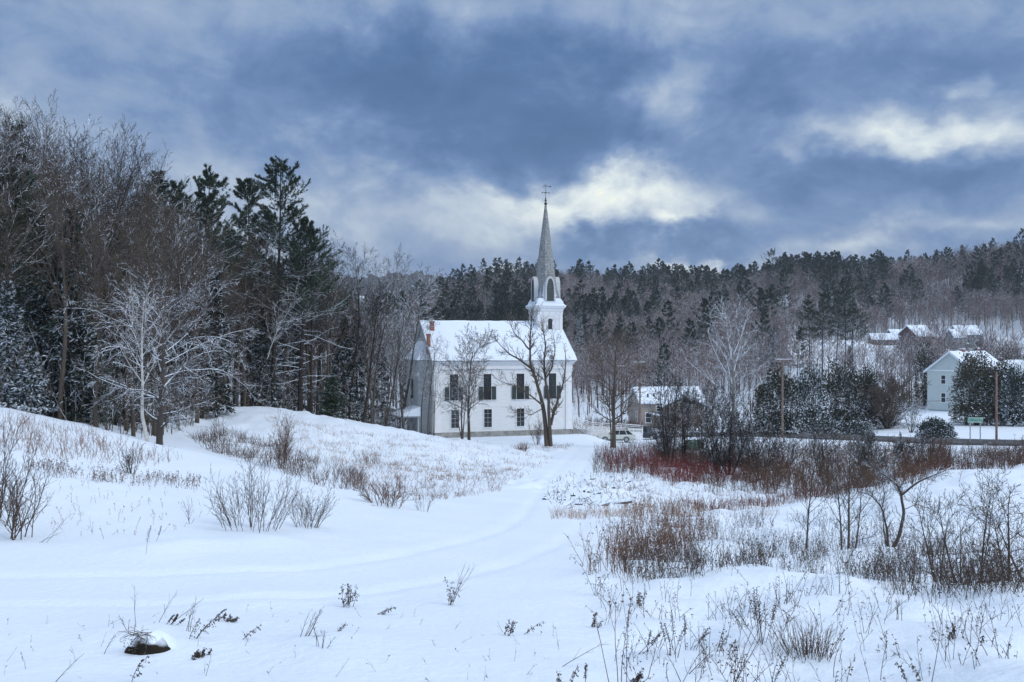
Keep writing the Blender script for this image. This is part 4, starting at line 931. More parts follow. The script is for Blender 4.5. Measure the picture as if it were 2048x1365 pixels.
def weeds():
    W = weed
    W('dry_weed', 692, 1212, 56, 'dark leafy weed clump with a curled tip at lower centre left', 801, 'leafy', (.05, 0), 7)
    W('dry_weed', 748, 1226, 40, 'leafy weed bent to the right beside the dark clump', 802, 'leafy', (.9, 0), 2)
    W('dry_weed', 905, 1212, 60, 'open weed tuft with leaves at the foot, on the near track edge', 803, 'leafy', (.12, 0), 4)
    W('bare_stalks', 893, 1212, 100, 'tall wispy stalks rising behind the open weed tuft', 804, 'plain', (-.02, 0), 3)
    W('dry_weed', 1018, 1272, 40, 'short drooping weed alone at lower centre', 805, 'leafy', (.1, 0), 3)
    W('dry_weed', 1044, 1270, 34, 'arched weed leaning right of the drooping one', 806, 'leafy', (1.2, 0), 1)
    W('bare_stalks', 378, 1276, 75, 'two straight stalks left of the bent leafy weed', 807, 'plain', (.15, 0), 3)
    W('dry_weed', 395, 1292, 60, 'bent leafy weed right of the dark sod mound', 808, 'leafy', (.7, 0), 3)
    W('dry_weed', 400, 1312, 22, 'stubby tuft at the foot of the bent leafy weed', 809, 'leafy', (0, 0), 9)
    W('dry_weed', 425, 1245, 28, 'low weed arching right in the middle left snow', 810, 'spike', (1.0, 0), 2)
    W('dry_weed', 455, 1245, 24, 'snow capped leafy tuft right of the low arching weed', 811, 'leafy', (.5, 0), 6)
    W('bare_stalks', 322, 1262, 68, 'long stalk leaning right above the dark sod mound', 812, 'plain', (.6, 0), 2)
    W('dry_weed', 338, 1265, 22, 'brushy low tuft right of the long leaning stalk', 813, 'spike', (.9, 0), 5)
    W('bare_stalks', 272, 1274, 90, 'thin branching stalk standing on the dark sod mound', 814, 'plain', (.02, 0), 1)
    W('bare_stalks', 250, 1280, 40, 'short forked stalk left of the dark sod mound', 815, 'plain', (-.2, 0), 2)
    W('dry_weed', 262, 1365, 70, 'leafy weed leaning right at the bottom left edge', 816, 'leafy', (.15, 0), 1)
    W('bare_stalks', 105, 1362, 62, 'single bare stalk slanting at the far bottom left', 817, 'plain', (.8, 0), 1)
    W('bare_stalks', 205, 1308, 48, 'single slanting stalk left of the dark sod mound', 818, 'plain', (.55, 0), 1)
    W('dry_weed', 480, 1290, 36, 'weed with hanging leaves slanting right, alone', 819, 'leafy', (1.1, 0), 1)
    W('bare_stalks', 610, 1292, 66, 'spray of thin pale stalks leaning right', 820, 'plain', (.5, 0), 5)
    W('bare_stalks', 640, 1310, 50, 'second spray of fine stalks behind the small mound', 821, 'plain', (.0, 0), 5)
    W('dry_weed', 670, 1282, 24, 'small leafy sprig right of the fine stalks', 822, 'leafy', (.8, 0), 1)
    W('flower_stalks', 1238, 1372, 205, 'tall dried lace flower stalks at bottom centre right', 823, 'umbel', (-.05, 0), 2)
    W('flower_stalks', 1222, 1368, 160, 'shorter dried lace flower stalk with cupped head, left one', 824, 'umbel', (-.12, 0), 1)
    W('dry_weed', 1252, 1372, 190, 'tall narrow weed spike beside the lace flowers', 825, 'spike', (.12, 0), 1)
    W('dry_weed', 1132, 1372, 56, 'dark curled spike at the bottom edge left of the lace flowers', 826, 'leafy', (-.1, 0), 2)
    W('bare_stalks', 1115, 1338, 60, 'long arching stem bending toward the lace flowers', 827, 'plain', (1.6, 0), 1)
    W('dry_weed', 1170, 1370, 60, 'bare stem with drooping leaves right of the curled spike', 828, 'spike', (.1, 0), 1)
    W('dry_weed', 1256, 1358, 36, 'curled brown leaf clump right of the lace flower base', 829, 'leafy', (.6, 0), 5)
    W('dry_weed', 1345, 1310, 90, 'upright weed cluster left of the tall dark seed plume', 830, 'spike', (.15, 0), 4)
    W('dry_weed', 1380, 1300, 70, 'leaning weed pair in the lower right snow', 831, 'spike', (.3, 0), 3)
    W('dry_weed', 1290, 1300, 50, 'low slanted weed right of the lace flowers', 832, 'spike', (.8, 0), 3)
    W('dry_weed', 1450, 1312, 70, 'leafy weeds with dark tops left of the leaning canes', 833, 'leafy', (.1, 0), 4)
    W('cane_stalks', 1468, 1352, 180, 'long canes leaning right from the bottom of the snow', 834, 'plain', (.4, 0), 4)
    W('dry_weed', 1520, 1302, 125, 'tall dark seed plume in the lower right snow', 835, 'spike', (.05, 0), 9)
    W('dry_weed', 1535, 1368, 110, 'thin weed at the bottom edge under the seed plume', 836, 'spike', (.25, 0), 1)
    W('dry_weed', 1485, 1370, 90, 'dark spike at the bottom edge among the canes', 837, 'leafy', (.1, 0), 2)
    W('bare_stalks', 1380, 1365, 60, 'branching stalk at bottom edge below the weed cluster', 838, 'plain', (.3, 0), 2)
    W('dry_weed', 1672, 1318, 40, 'forked stem right of the dense wiry clump', 839, 'plain', (.3, 0), 2)
    W('cane_stalks', 1862, 1372, 150, 'single tall cane leaning right near the bottom right', 840, 'plain', (.18, 0), 1)
    W('dry_weed', 1905, 1305, 40, 'pair of leafy spikes right of the tall cane', 841, 'leafy', (.15, 0), 3)
    W('dry_weed', 1968, 1315, 26, 'short leafy spike, second from the right edge', 842, 'leafy', (.2, 0), 2)
    W('dry_weed', 1828, 1362, 46, 'curled leaf spike left of the tall cane', 843, 'leafy', (-.3, 0), 2)
    W('dry_weed', 1730, 1278, 75, 'spindly branching weed above the bottom right snow', 844, 'plain', (.1, 0), 3)
    W('dry_weed', 1800, 1258, 50, 'sparse dark weed under the right saplings', 845, 'plain', (.1, 0), 4)
    W('dry_weed', 1195, 1185, 105, 'arching bramble with round leaves at the tip of the weed stand', 846, 'leafy', (.15, 0), 4)
    W('dry_weed', 1275, 1215, 40, 'knotted leaf clump below the weed stand', 847, 'leafy', (.1, 0), 4)
    W('dry_weed', 1190, 1248, 24, 'small leafy sprig left of the lace flower heads', 848, 'leafy', (0, 0), 3)
    W('dry_weed', 292, 1118, 60, 'dark forked weed on the far edge of the track at left', 849, 'spike', (.05, 0), 1)
    W('dry_weed', 312, 1092, 34, 'slanted seed weed right of the dark forked one', 850, 'spike', (.35, 0), 1)
    W('dry_weed', 85, 1085, 40, 'bent twig lying right of the left edge shrub', 851, 'plain', (1.6, 0), 3)
    W('fallen_bough', 313, 920, 35, 'crooked dark bough sticking from the left knoll snow', 852, 'plain', (1., 0), 1)
    W('dry_weed', 1560, 1215, 100, 'thin dead stems with one rusty leaf above the seed plume', 853, 'plain', (.5, 0), 3)
weeds()

def sod_and_logs():
    # dark sod mound with snow on it
    rng = np.random.default_rng(31); loc = hp(296, 1304); K = 1.35
    e = empty('sod_mound', loc, 0, K); tag(e, 'dark overhanging sod mound with snow cap and trailing twigs at lower left', 'mound')
    U, Vv = np.meshgrid(np.linspace(0, 2*PI, 41)[:-1], np.linspace(0, 1, 14), indexing='ij')
    def surf(scale, lift):
        rr = (1-Vv**1.6)**.6*scale*(1+.25*(vn(np.cos(U)*2+5, np.sin(U)*2+Vv*3, 7)-.5))
        return np.stack([np.cos(U)*.22*rr, np.sin(U)*.18*rr, Vv*.19+lift+(vn(U*3, Vv*5, 3)-.5)*.025*(Vv < .95)], -1)
    def grid(v):
        a, b = v.shape[:2]; i = np.arange(a)[:, None]; j = np.arange(b-1)[None, :]; i2 = (i+1) % a
        return np.stack([i*b+j, i2*b+j, i2*b+j+1, i*b+j+1], -1).reshape(-1, 4)
    s1 = surf(1., -.03); s1[..., 2] *= 1.12; g = Geo(); g.quads(s1.reshape(-1, 3), grid(s1)); part('sod', g, M['rock'], e, True)
    s2 = surf(1.04, -.025); s2[..., 1] += .10; s2[..., 0] += .03; g = Geo(); g.quads(s2.reshape(-1, 3), grid(s2)); part('snow_cap', g, M['snow'], e, True)
    P = rng.normal(size=(26, 3))*np.array([.05, .03, .01])+np.array([-.05, -.05, .17]); D = np.stack([rng.normal(size=26), -np.abs(rng.normal(size=26))*.6, rng.normal(size=26)*.3], 1)
    segl, _ = grow(rng, P, D, rng.uniform(.08, .26, 26), np.full(26, .0028), [dict(n=6, w=.1, trop=.1, trop2=-.35, tip=.4, c=3, lr=.3), dict(n=2)], .0012)
    g = Geo(); [g.segs(*s, 3) for s in segl]; g.leaves(rng.normal(size=(160, 3))*np.array([.05, .03, .05])+np.array([-.06, -.13, .08]), .03, rng, .3, 0); part('twigs', g, M['weed_dark'], e)
    # fallen logs and rubble heap
    spots = [(1105,985,1.6,.10,30,'snow capped log end at the left tip of the heap'),(1092,1000,1.1,.12,80,'short dark stub at the lowest left of the heap'),(1112,962,1.5,.10,10,'log under the dark weeds at the top left of the heap'),(1205,972,1.8,.09,25,'split log pointing up right in the middle of the heap'),
             (1168,985,1.2,.12,-20,'thick short log in the centre of the heap'),(1146,975,1.5,.09,15,'dark log behind the heap centre'),(1148,1008,1.8,.07,-35,'thin board leaning down right in front of the heap'),(1200,1012,2.2,.07,8,'long pale pole along the front of the heap'),
             (1238,1010,2.6,.13,3,'largest dark log at the right of the heap'),(1208,1012,1.4,.10,4,'short log left of the largest one'),(1130,1012,1.6,.06,50,'upright broken branch at the heap front'),(1162,997,1.3,.06,-50,'thin stick slanting in the heap'),
             (1190,995,1.4,.08,20,'brown log just behind the front pole'),(1220,985,1.3,.08,-8,'half buried log at the upper right of the heap'),(1180,962,1.5,.08,12,'half buried log at the top of the heap'),(1212,955,2.,.07,35,'grey pole lifting from the top right of the heap'),
             (1140,992,1.2,.09,-15,'stub buried left of the heap centre'),(1252,968,1.6,.07,5,'log almost covered by snow right of the heap'),(1268,988,1.5,.07,-10,'log under weeds at the far right of the heap'),(1120,1001,1.1,.07,0,'small log on the left front of the heap')]
    for i, (u, py, ln, r, a, lab) in enumerate(spots):
        loc = hp(u, py); a = math.radians(a); el = rng.uniform(.05, .22); d = np.array([math.cos(a)*math.cos(el), math.sin(a)*.8, math.sin(el)+.05]); d /= np.linalg.norm(d)
        ln *= .5; r *= 1.15; g = Geo(); k = 6; c0 = -d*ln/2; pts = [c0+d*ln*t+rng.normal(size=3)*.02 for t in np.linspace(0, 1, k)]
        for j in range(k-1): g.segs(np.array([pts[j]]), np.array([pts[j+1]]), [r*(1.1-.3*j/k)], [r*(1.1-.3*(j+1)/k)], 8, cap=(j in (0, k-2)))
        tag(link('fallen_log', g.mesh('fallen_log', M['log']), None, (loc[0], loc[1], loc[2]+r*.15), rng.uniform(-.5, .5)), 'log: '+lab if False else lab, 'log', 'logs of the snowy heap')
    S = stems
    S('heap_sticks', 'twigs and sticks poking out of the snowy log heap', 'sticks', 'weed_dark', 630, 900, [(1085,1000),(1110,960),(1160,945),(1260,950),(1320,975),(1290,1015),(1130,1020)], h=(.15, .6), r=.014, c=3, lean=1.0, rmin=.006, clump=12)
sod_and_logs()
# ------------------------------------------------------------------ building materials
def mat_clap(name, col, pitch=.12, var=.06, dirt=.12, vertical=False):
    m, nt, b = newmat(name); tc = nt.n('ShaderNodeTexCoord').outputs['Object']; s = nt.xyz(tc)
    if vertical: ph = nt.math('FRACT', nt.math('DIVIDE', nt.math('ADD', s[0], s[1]), pitch))
    else: ph = nt.math('FRACT', nt.math('DIVIDE', s[2], pitch))
    gap = nt.math('LESS_THAN', ph, .13)
    n1 = nt.noise(tc, 1.2, 5, .6); n2 = nt.noise(nt.vec('MULTIPLY', tc, (.6, .6, 9.)), 1.2, 3)
    base = nt.mix(nt.mr(n2, .3, .7), tuple(c*(1-var) for c in col), tuple(min(1, c*(1+var)) for c in col))
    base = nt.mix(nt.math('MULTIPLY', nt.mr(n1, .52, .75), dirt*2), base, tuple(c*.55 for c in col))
    base = nt.mix(nt.math('MULTIPLY', gap, .28), base, tuple(c*.5 for c in col))
    nt.l.new(base, b.inputs['Base Color'])
    bm = nt.n('ShaderNodeBump'); bm.inputs['Strength'].default_value = .6; bm.inputs['Distance'].default_value = .02
    nt.l.new(ph, bm.inputs['Height']); nt.l.new(bm.outputs[0], b.inputs['Normal']); b.inputs['Roughness'].default_value = .6
    return m
def mat_glass(name, col=(.02, .025, .03)):
    m, nt, b = newmat(name); tc = nt.n('ShaderNodeTexCoord').outputs['Object']
    nt.l.new(nt.mix(nt.noise(tc, .9, 3), tuple(c*.6 for c in col), tuple(c*1.8 for c in col)), b.inputs['Base Color'])
    b.inputs['Roughness'].default_value = .12; b.inputs['Specular IOR Level'].default_value = .6
    return m
def mat_shingle(name):
    m, nt, b = newmat(name); tc = nt.n('ShaderNodeTexCoord').outputs['Object']; s = nt.xyz(tc)
    an = nt.math('ARCTAN2', s[1], s[0]); cx = nt.n('ShaderNodeCombineXYZ')
    nt.l.new(nt.math('MULTIPLY', an, 1.3), cx.inputs[0]); nt.l.new(s[2], cx.inputs[1])
    br = nt.n('ShaderNodeTexBrick'); nt.l.new(cx.outputs[0], br.inputs['Vector'])
    br.inputs['Scale'].default_value = 1.; br.inputs['Brick Width'].default_value = .22; br.inputs['Row Height'].default_value = .2; br.inputs['Mortar Size'].default_value = .016
    br.inputs['Color1'].default_value = (.24, .255, .26, 1); br.inputs['Color2'].default_value = (.40, .42, .425, 1); br.inputs['Mortar'].default_value = (.10, .11, .11, 1); br.inputs['Bias'].default_value = .1
    n = nt.noise(tc, 2.2, 5, .7)
    c = nt.mix(nt.mr(n, .52, .62), br.outputs['Color'], (.11, .115, .11)); n2 = nt.noise(tc, 5., 3, .6)
    c = nt.mix(nt.mr(n2, .60, .68), c, (.55, .58, .62))
    nt.l.new(nt.mix(.35, c, br.outputs['Color']), b.inputs['Base Color']); b.inputs['Roughness'].default_value = .8
    return m
def mat_brick(name):
    m, nt, b = newmat(name); tc = nt.n('ShaderNodeTexCoord').outputs['Object']; s = nt.xyz(tc); cx = nt.n('ShaderNodeCombineXYZ')
    nt.l.new(nt.math('ADD', s[0], s[1]), cx.inputs[0]); nt.l.new(s[2], cx.inputs[1]); br = nt.n('ShaderNodeTexBrick'); nt.l.new(cx.outputs[0], br.inputs['Vector'])
    br.inputs['Scale'].default_value = 1.; br.inputs['Brick Width'].default_value = .22; br.inputs['Row Height'].default_value = .075; br.inputs['Mortar Size'].default_value = .008
    br.inputs['Color1'].default_value = (.24, .06, .04, 1); br.inputs['Color2'].default_value = (.33, .09, .06, 1); br.inputs['Mortar'].default_value = (.3, .26, .24, 1)
    nt.l.new(br.outputs['Color'], b.inputs['Base Color']); return m
M['clap'] = mat_clap('white_clapboard', (.80, .82, .83), .14)
M['clap_end'] = mat_clap('shaded_clapboard', (.50, .52, .53), .14, .12, .3)  # same white siding, shade of the end wall put into a greyer colour
M['trim'] = mat_plain('white_trim', (.82, .835, .85), .55, var=.04)
M['trim_grey'] = mat_plain('grey_trim', (.50, .53, .55), .6, var=.12)
M['glass'] = mat_glass('window_glass'); M['louvre'] = mat_plain('green_louvre', (.06, .075, .075), .6, var=.2)
M['shutter'] = mat_plain('green_shutter', (.03, .045, .042), .6, var=.3)
M['stone'] = mat_plain('foundation_stone', (.30, .30, .28), .9, var=.35, scale=1.5, bump=.4)
M['shingle'] = mat_shingle('slate_shingles'); M['brick'] = mat_brick('chimney_brick')
M['iron'] = mat_plain('dark_iron', (.03, .035, .035), .5, var=.3)
M['tan'] = mat_clap('tan_siding', (.31, .27, .24), .2, .06, .15); M['tan_dark'] = mat_plain('garage_door', (.16, .12, .105), .6)
M['green_board'] = mat_clap('pale_green_boards', (.52, .59, .58), .3, .05, .15, True)
M['barn'] = mat_clap('dark_red_barn_boards', (.075, .035, .035), .3, .2, .2, True); M['greyhouse'] = mat_clap('blue_grey_boards', (.16, .19, .21), .2, .1, .1)
M['brownhouse'] = mat_clap('brown_boards', (.12, .08, .065), .2, .15, .1); M['cream'] = mat_plain('cream_trim', (.5, .42, .33), .6)
M['wood'] = mat_plain('pole_wood', (.20, .15, .12), .85, var=.3, scale=2.); M['wood_red'] = mat_plain('pole_wood_russet', (.27, .17, .14), .85, var=.3, scale=2.)
M['metal'] = mat_plain('galvanised_metal', (.42, .45, .47), .45, .6, .1); M['tyre'] = mat_plain('tyre_rubber', (.015, .015, .017), .85)
M['carwhite'] = mat_plain('pale_green_white_paint', (.55, .60, .56), .3, var=.05); M['cardark'] = mat_plain('charcoal_paint', (.045, .055, .065), .3, .3, var=.1)
M['carteal'] = mat_plain('slate_blue_paint', (.16, .22, .24), .3, var=.05)
M['lamp_clear'] = mat_plain('lamp_lens', (.6, .62, .62), .2); M['lamp_red'] = mat_plain('red_lens', (.45, .03, .03), .3)
M['sign'] = mat_plain('sign_green', (.02, .22, .16), .5, var=.06); M['letter'] = mat_plain('sign_letters', (.75, .85, .80), .5, var=.03)
M['bin'] = mat_plain('dumpster_green', (.03, .085, .05), .6, var=.25)

# ------------------------------------------------------------------ church
TH = math.radians(18); AX, AY, AZ = -9.7, 124.0, -12.0; LEN = 18.35; WID = 12.3
def church():
    e = empty('church', (AX, AY, AZ), TH); tag(e, 'white clapboard church with snow covered roof and tall grey shingled steeple', 'church')
    ct, st = math.cos(TH), math.sin(TH)
    def X(u, y=0.):   # local position along the long wall seen at pixel column u
        k = (u-CX)/F; ax, ay = AX-st*y, AY+ct*y
        return (k*ay-ax)/(ct-k*st)
    EH = 9.8; RH = 14.4
    g = Geo(); g.box((-.02, 0, .55), (LEN, WID, EH)); o = part('wall', g, M['clap'], e)
    g = Geo(); g.prism([(-.0, .55), (WID, .55), (WID, EH), (WID/2, RH-.25), (0, EH)], 0, -.10, -.03); part('end_wall', g, M['clap_end'], e)['label'] = 'end wall of the church, its shade painted in as grey'
    g = Geo(); g.prism([(0, EH), (WID, EH), (WID/2, RH-.25)], 0, LEN-.02, LEN+.04); part('front_gable', g, M['clap'], e)
    g = Geo(); g.box((-.06, -.06, -1.2), (LEN+.06, WID+.06, .55)); part('foundation', g, M['stone'], e)
    # snow covered roof slabs
    ov = .55; k = (RH-EH)/(WID/2)
    def slab(y0, y1, z0, z1, th, m, x0, x1, grp):
        grp.quads([(x0, y0, z0), (x1, y0, z0), (x1, y1, z1), (x0, y1, z1), (x0, y0, z0+th), (x1, y0, z0+th), (x1, y1, z1+th), (x0, y1, z1+th)], [(0,3,2,1),(4,5,6,7),(0,1,5,4),(1,2,6,5),(2,3,7,6),(3,0,4,7)], m)
    g = Geo(); slab(-ov, WID/2, EH-ov*k+.05, RH+.05, .10, 0, -.45, LEN+.6, g); slab(WID+ov, WID/2, EH-ov*k+.05, RH+.05, .10, 0, -.45, LEN+.6, g); rf = part('roof', g, M['trim_grey'], e)
    g = Geo()
    nx, ny = 60, 18; xs = np.linspace(-.42, LEN+.57, nx)
    for side in (0, 1):
        t = np.linspace(0, 1, ny); Xg, Tg = np.meshgrid(xs, t, indexing='ij')
        yy = -ov-.06+(WID/2+ov+.06)*Tg; edge = (vn(Xg*1.3, Xg*0+side*9, 3)-.5)*.14*(Tg < .02)
        zz = EH-ov*k+.15+(RH-EH+ov*k)*Tg + .16*np.minimum(1, Tg*8)**.5 + (vn(Xg*.9, Tg*6, 5)-.5)*.06
        yy = yy+edge
        if side: yy = WID-yy
        bare = (vn(Xg*.8, Tg*3+40, 8) > .93)
        i = (np.arange(nx-1)[:, None]*ny+np.arange(ny-1)[None, :]).reshape(-1); f = np.stack([i, i+ny, i+ny+1, i+1], -1)
        g.quads(np.stack([Xg, yy, zz], -1).reshape(-1, 3), f if not side else f[:, ::-1])
        # verge skirts so the snow has thickness
        for xe in (0, nx-1):
            top = np.stack([Xg[xe], yy[xe], zz[xe]], -1); bot = top-np.array([0, 0, .17]); v = np.concatenate([top, bot]); j = np.arange(ny-1); g.quads(v, np.stack([j, j+1, j+1+ny, j+ny], -1))
    link('roof_snow', g.mesh('roof_snow', M['roofsnow'], True), rf)
    # cornice, frieze, pilasters, belt line
    g = Geo(); g.box((-.30, -.42, EH-.55), (LEN+.45, -.003, EH-.28)); g.box((-.12, -.28, EH-.75), (LEN+.3, -.003, EH-.553)); part('cornice', g, M['trim'], e)
    g = Geo(); g.box((0.0, -.10, EH-1.25), (LEN+.1, -.003, EH-.753)); g.box((-.05, -.16, EH-1.36), (LEN+.16, -.003, EH-1.253)); part('frieze', g, M['trim'], e)
    g = Geo(); g.box((.9, -.05, 3.72), (LEN-1.0, -.003, 3.82)); part('belt_course', g, M['trim'], e)
    for x0 in (-.03, LEN-.82):
        g = Geo(); g.box((x0, -.13, .56), (x0+.82, -.003, EH-1.363)); g.box((x0-.05, -.2, EH-1.7), (x0+.9, -.133, EH-1.5)); g.box((x0-.05, -.2, .553), (x0+.9, -.133, .95)); g.box((x0+.2, -.155, 1.1), (x0+.62, -.133, EH-1.9)); part('pilaster', g, M['trim'], e)
    for y0 in (-.12, WID-.7):
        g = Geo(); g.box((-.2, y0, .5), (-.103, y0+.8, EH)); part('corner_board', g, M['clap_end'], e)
    g = Geo()
    for (yy0, z0, yy1, z1) in ((-.5, EH-ov*k-.3, WID/2, RH-.2), (WID+.5, EH-ov*k-.3, WID/2, RH-.2)):
        g.quads([(-.35, yy0, z0), (-.35, yy1, z1), (-.35, yy1, z1+.3), (-.35, yy0, z0+.3), (-.12, yy0, z0), (-.12, yy1, z1), (-.12, yy1, z1+.3), (-.12, yy0, z0+.3)], [(0,1,2,3),(4,7,6,5),(0,4,5,1),(3,2,6,7)])
    part('rake_board', g, M['trim_grey'], e)
    def zpx(py, Y=127.): return -(py-CY)/F*Y-AZ
    def window(xc, w, z0, z1, rows=3, name='window'):
        g = Geo(); t = .09
        g.box((xc-w/2-t, -.09, z0-t), (xc-w/2, -.004, z1+t)); g.box((xc+w/2, -.09, z0-t), (xc+w/2+t, -.004, z1+t)); g.box((xc-w/2+.001, -.088, z1), (xc+w/2-.001, -.004, z1+t)); g.box((xc-w/2-t-.04, -.13, z0-t-.06), (xc+w/2+t+.04, -.005, z0-t-.001))
        f = part(name, g, M['trim'], e)
        g = Geo(); g.quads([(xc-w/2, -.03, z0-.09), (xc+w/2, -.03, z0-.09), (xc+w/2, -.03, z1), (xc-w/2, -.03, z1)], [(0, 1, 2, 3)]); link('pane', g.mesh('pane', M['glass']), f)
        g = Geo()
        for k in range(1, rows): z = z0+(z1-z0)*k/rows; g.box((xc-w/2, -.055, z-.014-(.01 if k == rows//2 else 0)), (xc+w/2, -.034, z+.014))
        g.box((xc-.014, -.06, z0-.09), (xc+.014, -.036, z1)); link('muntin', g.mesh('muntin', M['shutter' if rows > 4 else 'trim_grey']), f)
        return f
    for u in (907.5, 974.5, 1040.5, 1104.5):
        xc = X(u); z0, z1 = zpx(798), zpx(748); f = window(xc, 1.05, z0, z1, 6)
        for s in (-1, 1):
            xs0 = xc+s*.56 if s > 0 else xc-.56-.56
            if s > 0: xs0 = xc+.58
            else: xs0 = xc-.58-.56
            g = Geo(); g.box((xs0, -.14, z0-.06), (xs0+.56, -.092, zpx(773)))
            for q in range(14): zz = z0+.02+q*.105; g.box((xs0+.06, -.152, zz), (xs0+.5, -.141, zz+.05))
            part('shutter', g, M['shutter'], e)
    for u in (910, 975.7, 1040.8): window(X(u), 1.02, zpx(852), zpx(818), 4)
    # paper stars low in the basement windows stay inside the panes; chimneys
    for (u, y, w, zb, zt) in ((864, WID/2-1.6, .52, RH-2.6, zpx(643, 130)), (857, 1.7, .42, EH+.2, zpx(668, 126))):
        xc = X(u, y); g = Geo(); g.box((xc-w/2, y-w/2, zb), (xc+w/2, y+w/2, zt)); g.box((xc-w/2-.05, y-w/2-.05, zt-.22), (xc+w/2+.05, y+w/2+.05, zt-.06)); c = part('chimney', g, M['brick'], rf)
        g = Geo(); g.loft([[(xc-w/2-.05, y-w/2-.05, zt+.001), (xc+w/2+.05, y-w/2-.05, zt+.001), (xc+w/2+.05, y+w/2+.05, zt+.001), (xc-w/2-.05, y+w/2+.05, zt+.001)], [(xc-w/2+.06, y-w/2+.06, zt+.13), (xc+w/2-.06, y-w/2+.06, zt+.13), (xc+w/2-.06, y+w/2-.06, zt+.13), (xc-w/2+.06, y+w/2-.06, zt+.13)]]); c2 = link('chimney_snow', g.mesh('chimney_snow', M['roofsnow']), rf)
    # rear addition with lean-to roof and the small porch
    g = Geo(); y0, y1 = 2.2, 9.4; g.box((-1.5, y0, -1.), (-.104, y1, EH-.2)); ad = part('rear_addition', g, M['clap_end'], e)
    g = Geo(); g.loft([[(-1.75, y0-.3, EH-.2), (-.1, y0-.3, EH-.2), (-.1, y1+.3, EH-.2), (-1.75, y1+.3, EH-.2)], [(-.35, y0+1.5, EH+2.2), (-.1, y0+1.5, EH+2.2), (-.1, y1-1.5, EH+2.2), (-.35, y1-1.5, EH+2.2)]]); link('addition_roof', g.mesh('addition_roof', M['roofsnow']), ad)
    g = Geo(); g.box((-1.58, 5.3, 4.6), (-1.505, 6.4, 7.1)); w = part('end_window', g, M['glass'], e)
    g = Geo(); g.box((-.17, .9, 4.9), (-.105, 1.7, 7.0)); w = part('end_window', g, M['glass'], e)
    g = Geo(); g.box((-4.0, 1.2, 2.45), (-1.504, 5.6, 2.6), 0); 
    for (px_, py_) in ((-3.8, 1.4), (-3.8, 5.3), (-1.7, 1.4)): g.box((px_-.09, py_-.09, -1.), (px_+.09, py_+.09, 2.449), 0)
    pr = part('rear_porch', g, M['trim_grey'], e); g = Geo(); g.loft([[(-4.3, 1., 2.61), (-1.51, 1., 2.61), (-1.51, 5.9, 2.61), (-4.3, 5.9, 2.61)], [(-4.2, 1.1, 2.75), (-1.51, 1.1, 3.75), (-1.51, 5.8, 3.75), (-4.2, 5.8, 2.75)]]); link('porch_snow', g.mesh('porch_snow', M['roofsnow']), pr)
    # ---- tower
    tx, ty = 17.0, WID/2; hs = 1.72
    tw = link('steeple', None, e, (tx, ty, 0))
    def P2(name, g, m, sm=False): return link(name, g.mesh(name, m, sm), tw)
    def zt(py): return -(py-CY)/F*135.2-AZ
    zc = zt(619)
    g = Geo(); g.box((-hs, -hs, 9.5), (hs, hs, zc)); P2('tower', g, M['clap'])
    g = Geo()
    for sx in (-1, 1):
        for sy in (-1, 1):
            a, b_ = sorted((sx*(hs-.35), sx*(hs+.06))); c_, d_ = sorted((sy*(hs-.35), sy*(hs+.06))); g.box((a, c_, 9.5), (b_, d_, zc-.002))
    zb = zt(637)
    g.box((-hs-.10, -hs-.10, zb-.08), (hs+.10, hs+.10, zb+.02)); P2('corner_post', g, M['trim'])
    g = Geo(); r0 = [(hs+.03, zc-.9), (hs+.06, zc-.35), (hs+.12, zc-.3), (hs+.18, zc), (hs+.36, zc+.15), (hs+.44, zc+.36)]
    g.loft([[(-r, -r, z), (r, -r, z), (r, r, z), (-r, r, z)] for r, z in r0])
    for sd in range(4):
        for kx in (-.9, 0, .9, -1.55, 1.55):
            c, s = math.cos(sd*PI/2), math.sin(sd*PI/2)
            for (dx, dy) in ((-.05, -.03),):
                x0, y0_, x1, y1_ = kx-.06, -(hs+.17), kx+.06, -(hs+.03)
                ps = [(x0, y0_), (x1, y1_)]; q = [(p[0]*c-p[1]*s, p[0]*s+p[1]*c) for p in ps]
                g.box((min(q[0][0], q[1][0]), min(q[0][1], q[1][1]), zc-.62), (max(q[0][0], q[1][0]), max(q[0][1], q[1][1]), zc-.36))
    P2('tower_cornice', g, M['trim'])
    # flared snow skirt
    zs = zc+.425; z0 = zt(597); bb = 1.62
    g = Geo(); prof = [(hs+.47, zs-.06), (hs+.43, zs+.06), (hs+.20, zs+.22), (bb+.22, zs+.5), (bb-.05, z0-.05)]
    g.loft([[(-r, -r, z), (r, -r, z), (r, r, z), (-r, r, z)] for r, z in prof]); P2('skirt_snow', g, M['roofsnow'])
    def rot(p, q): c, s = math.cos(q), math.sin(q); return (p[0]*c-p[1]*s, p[0]*s+p[1]*c, p[2])
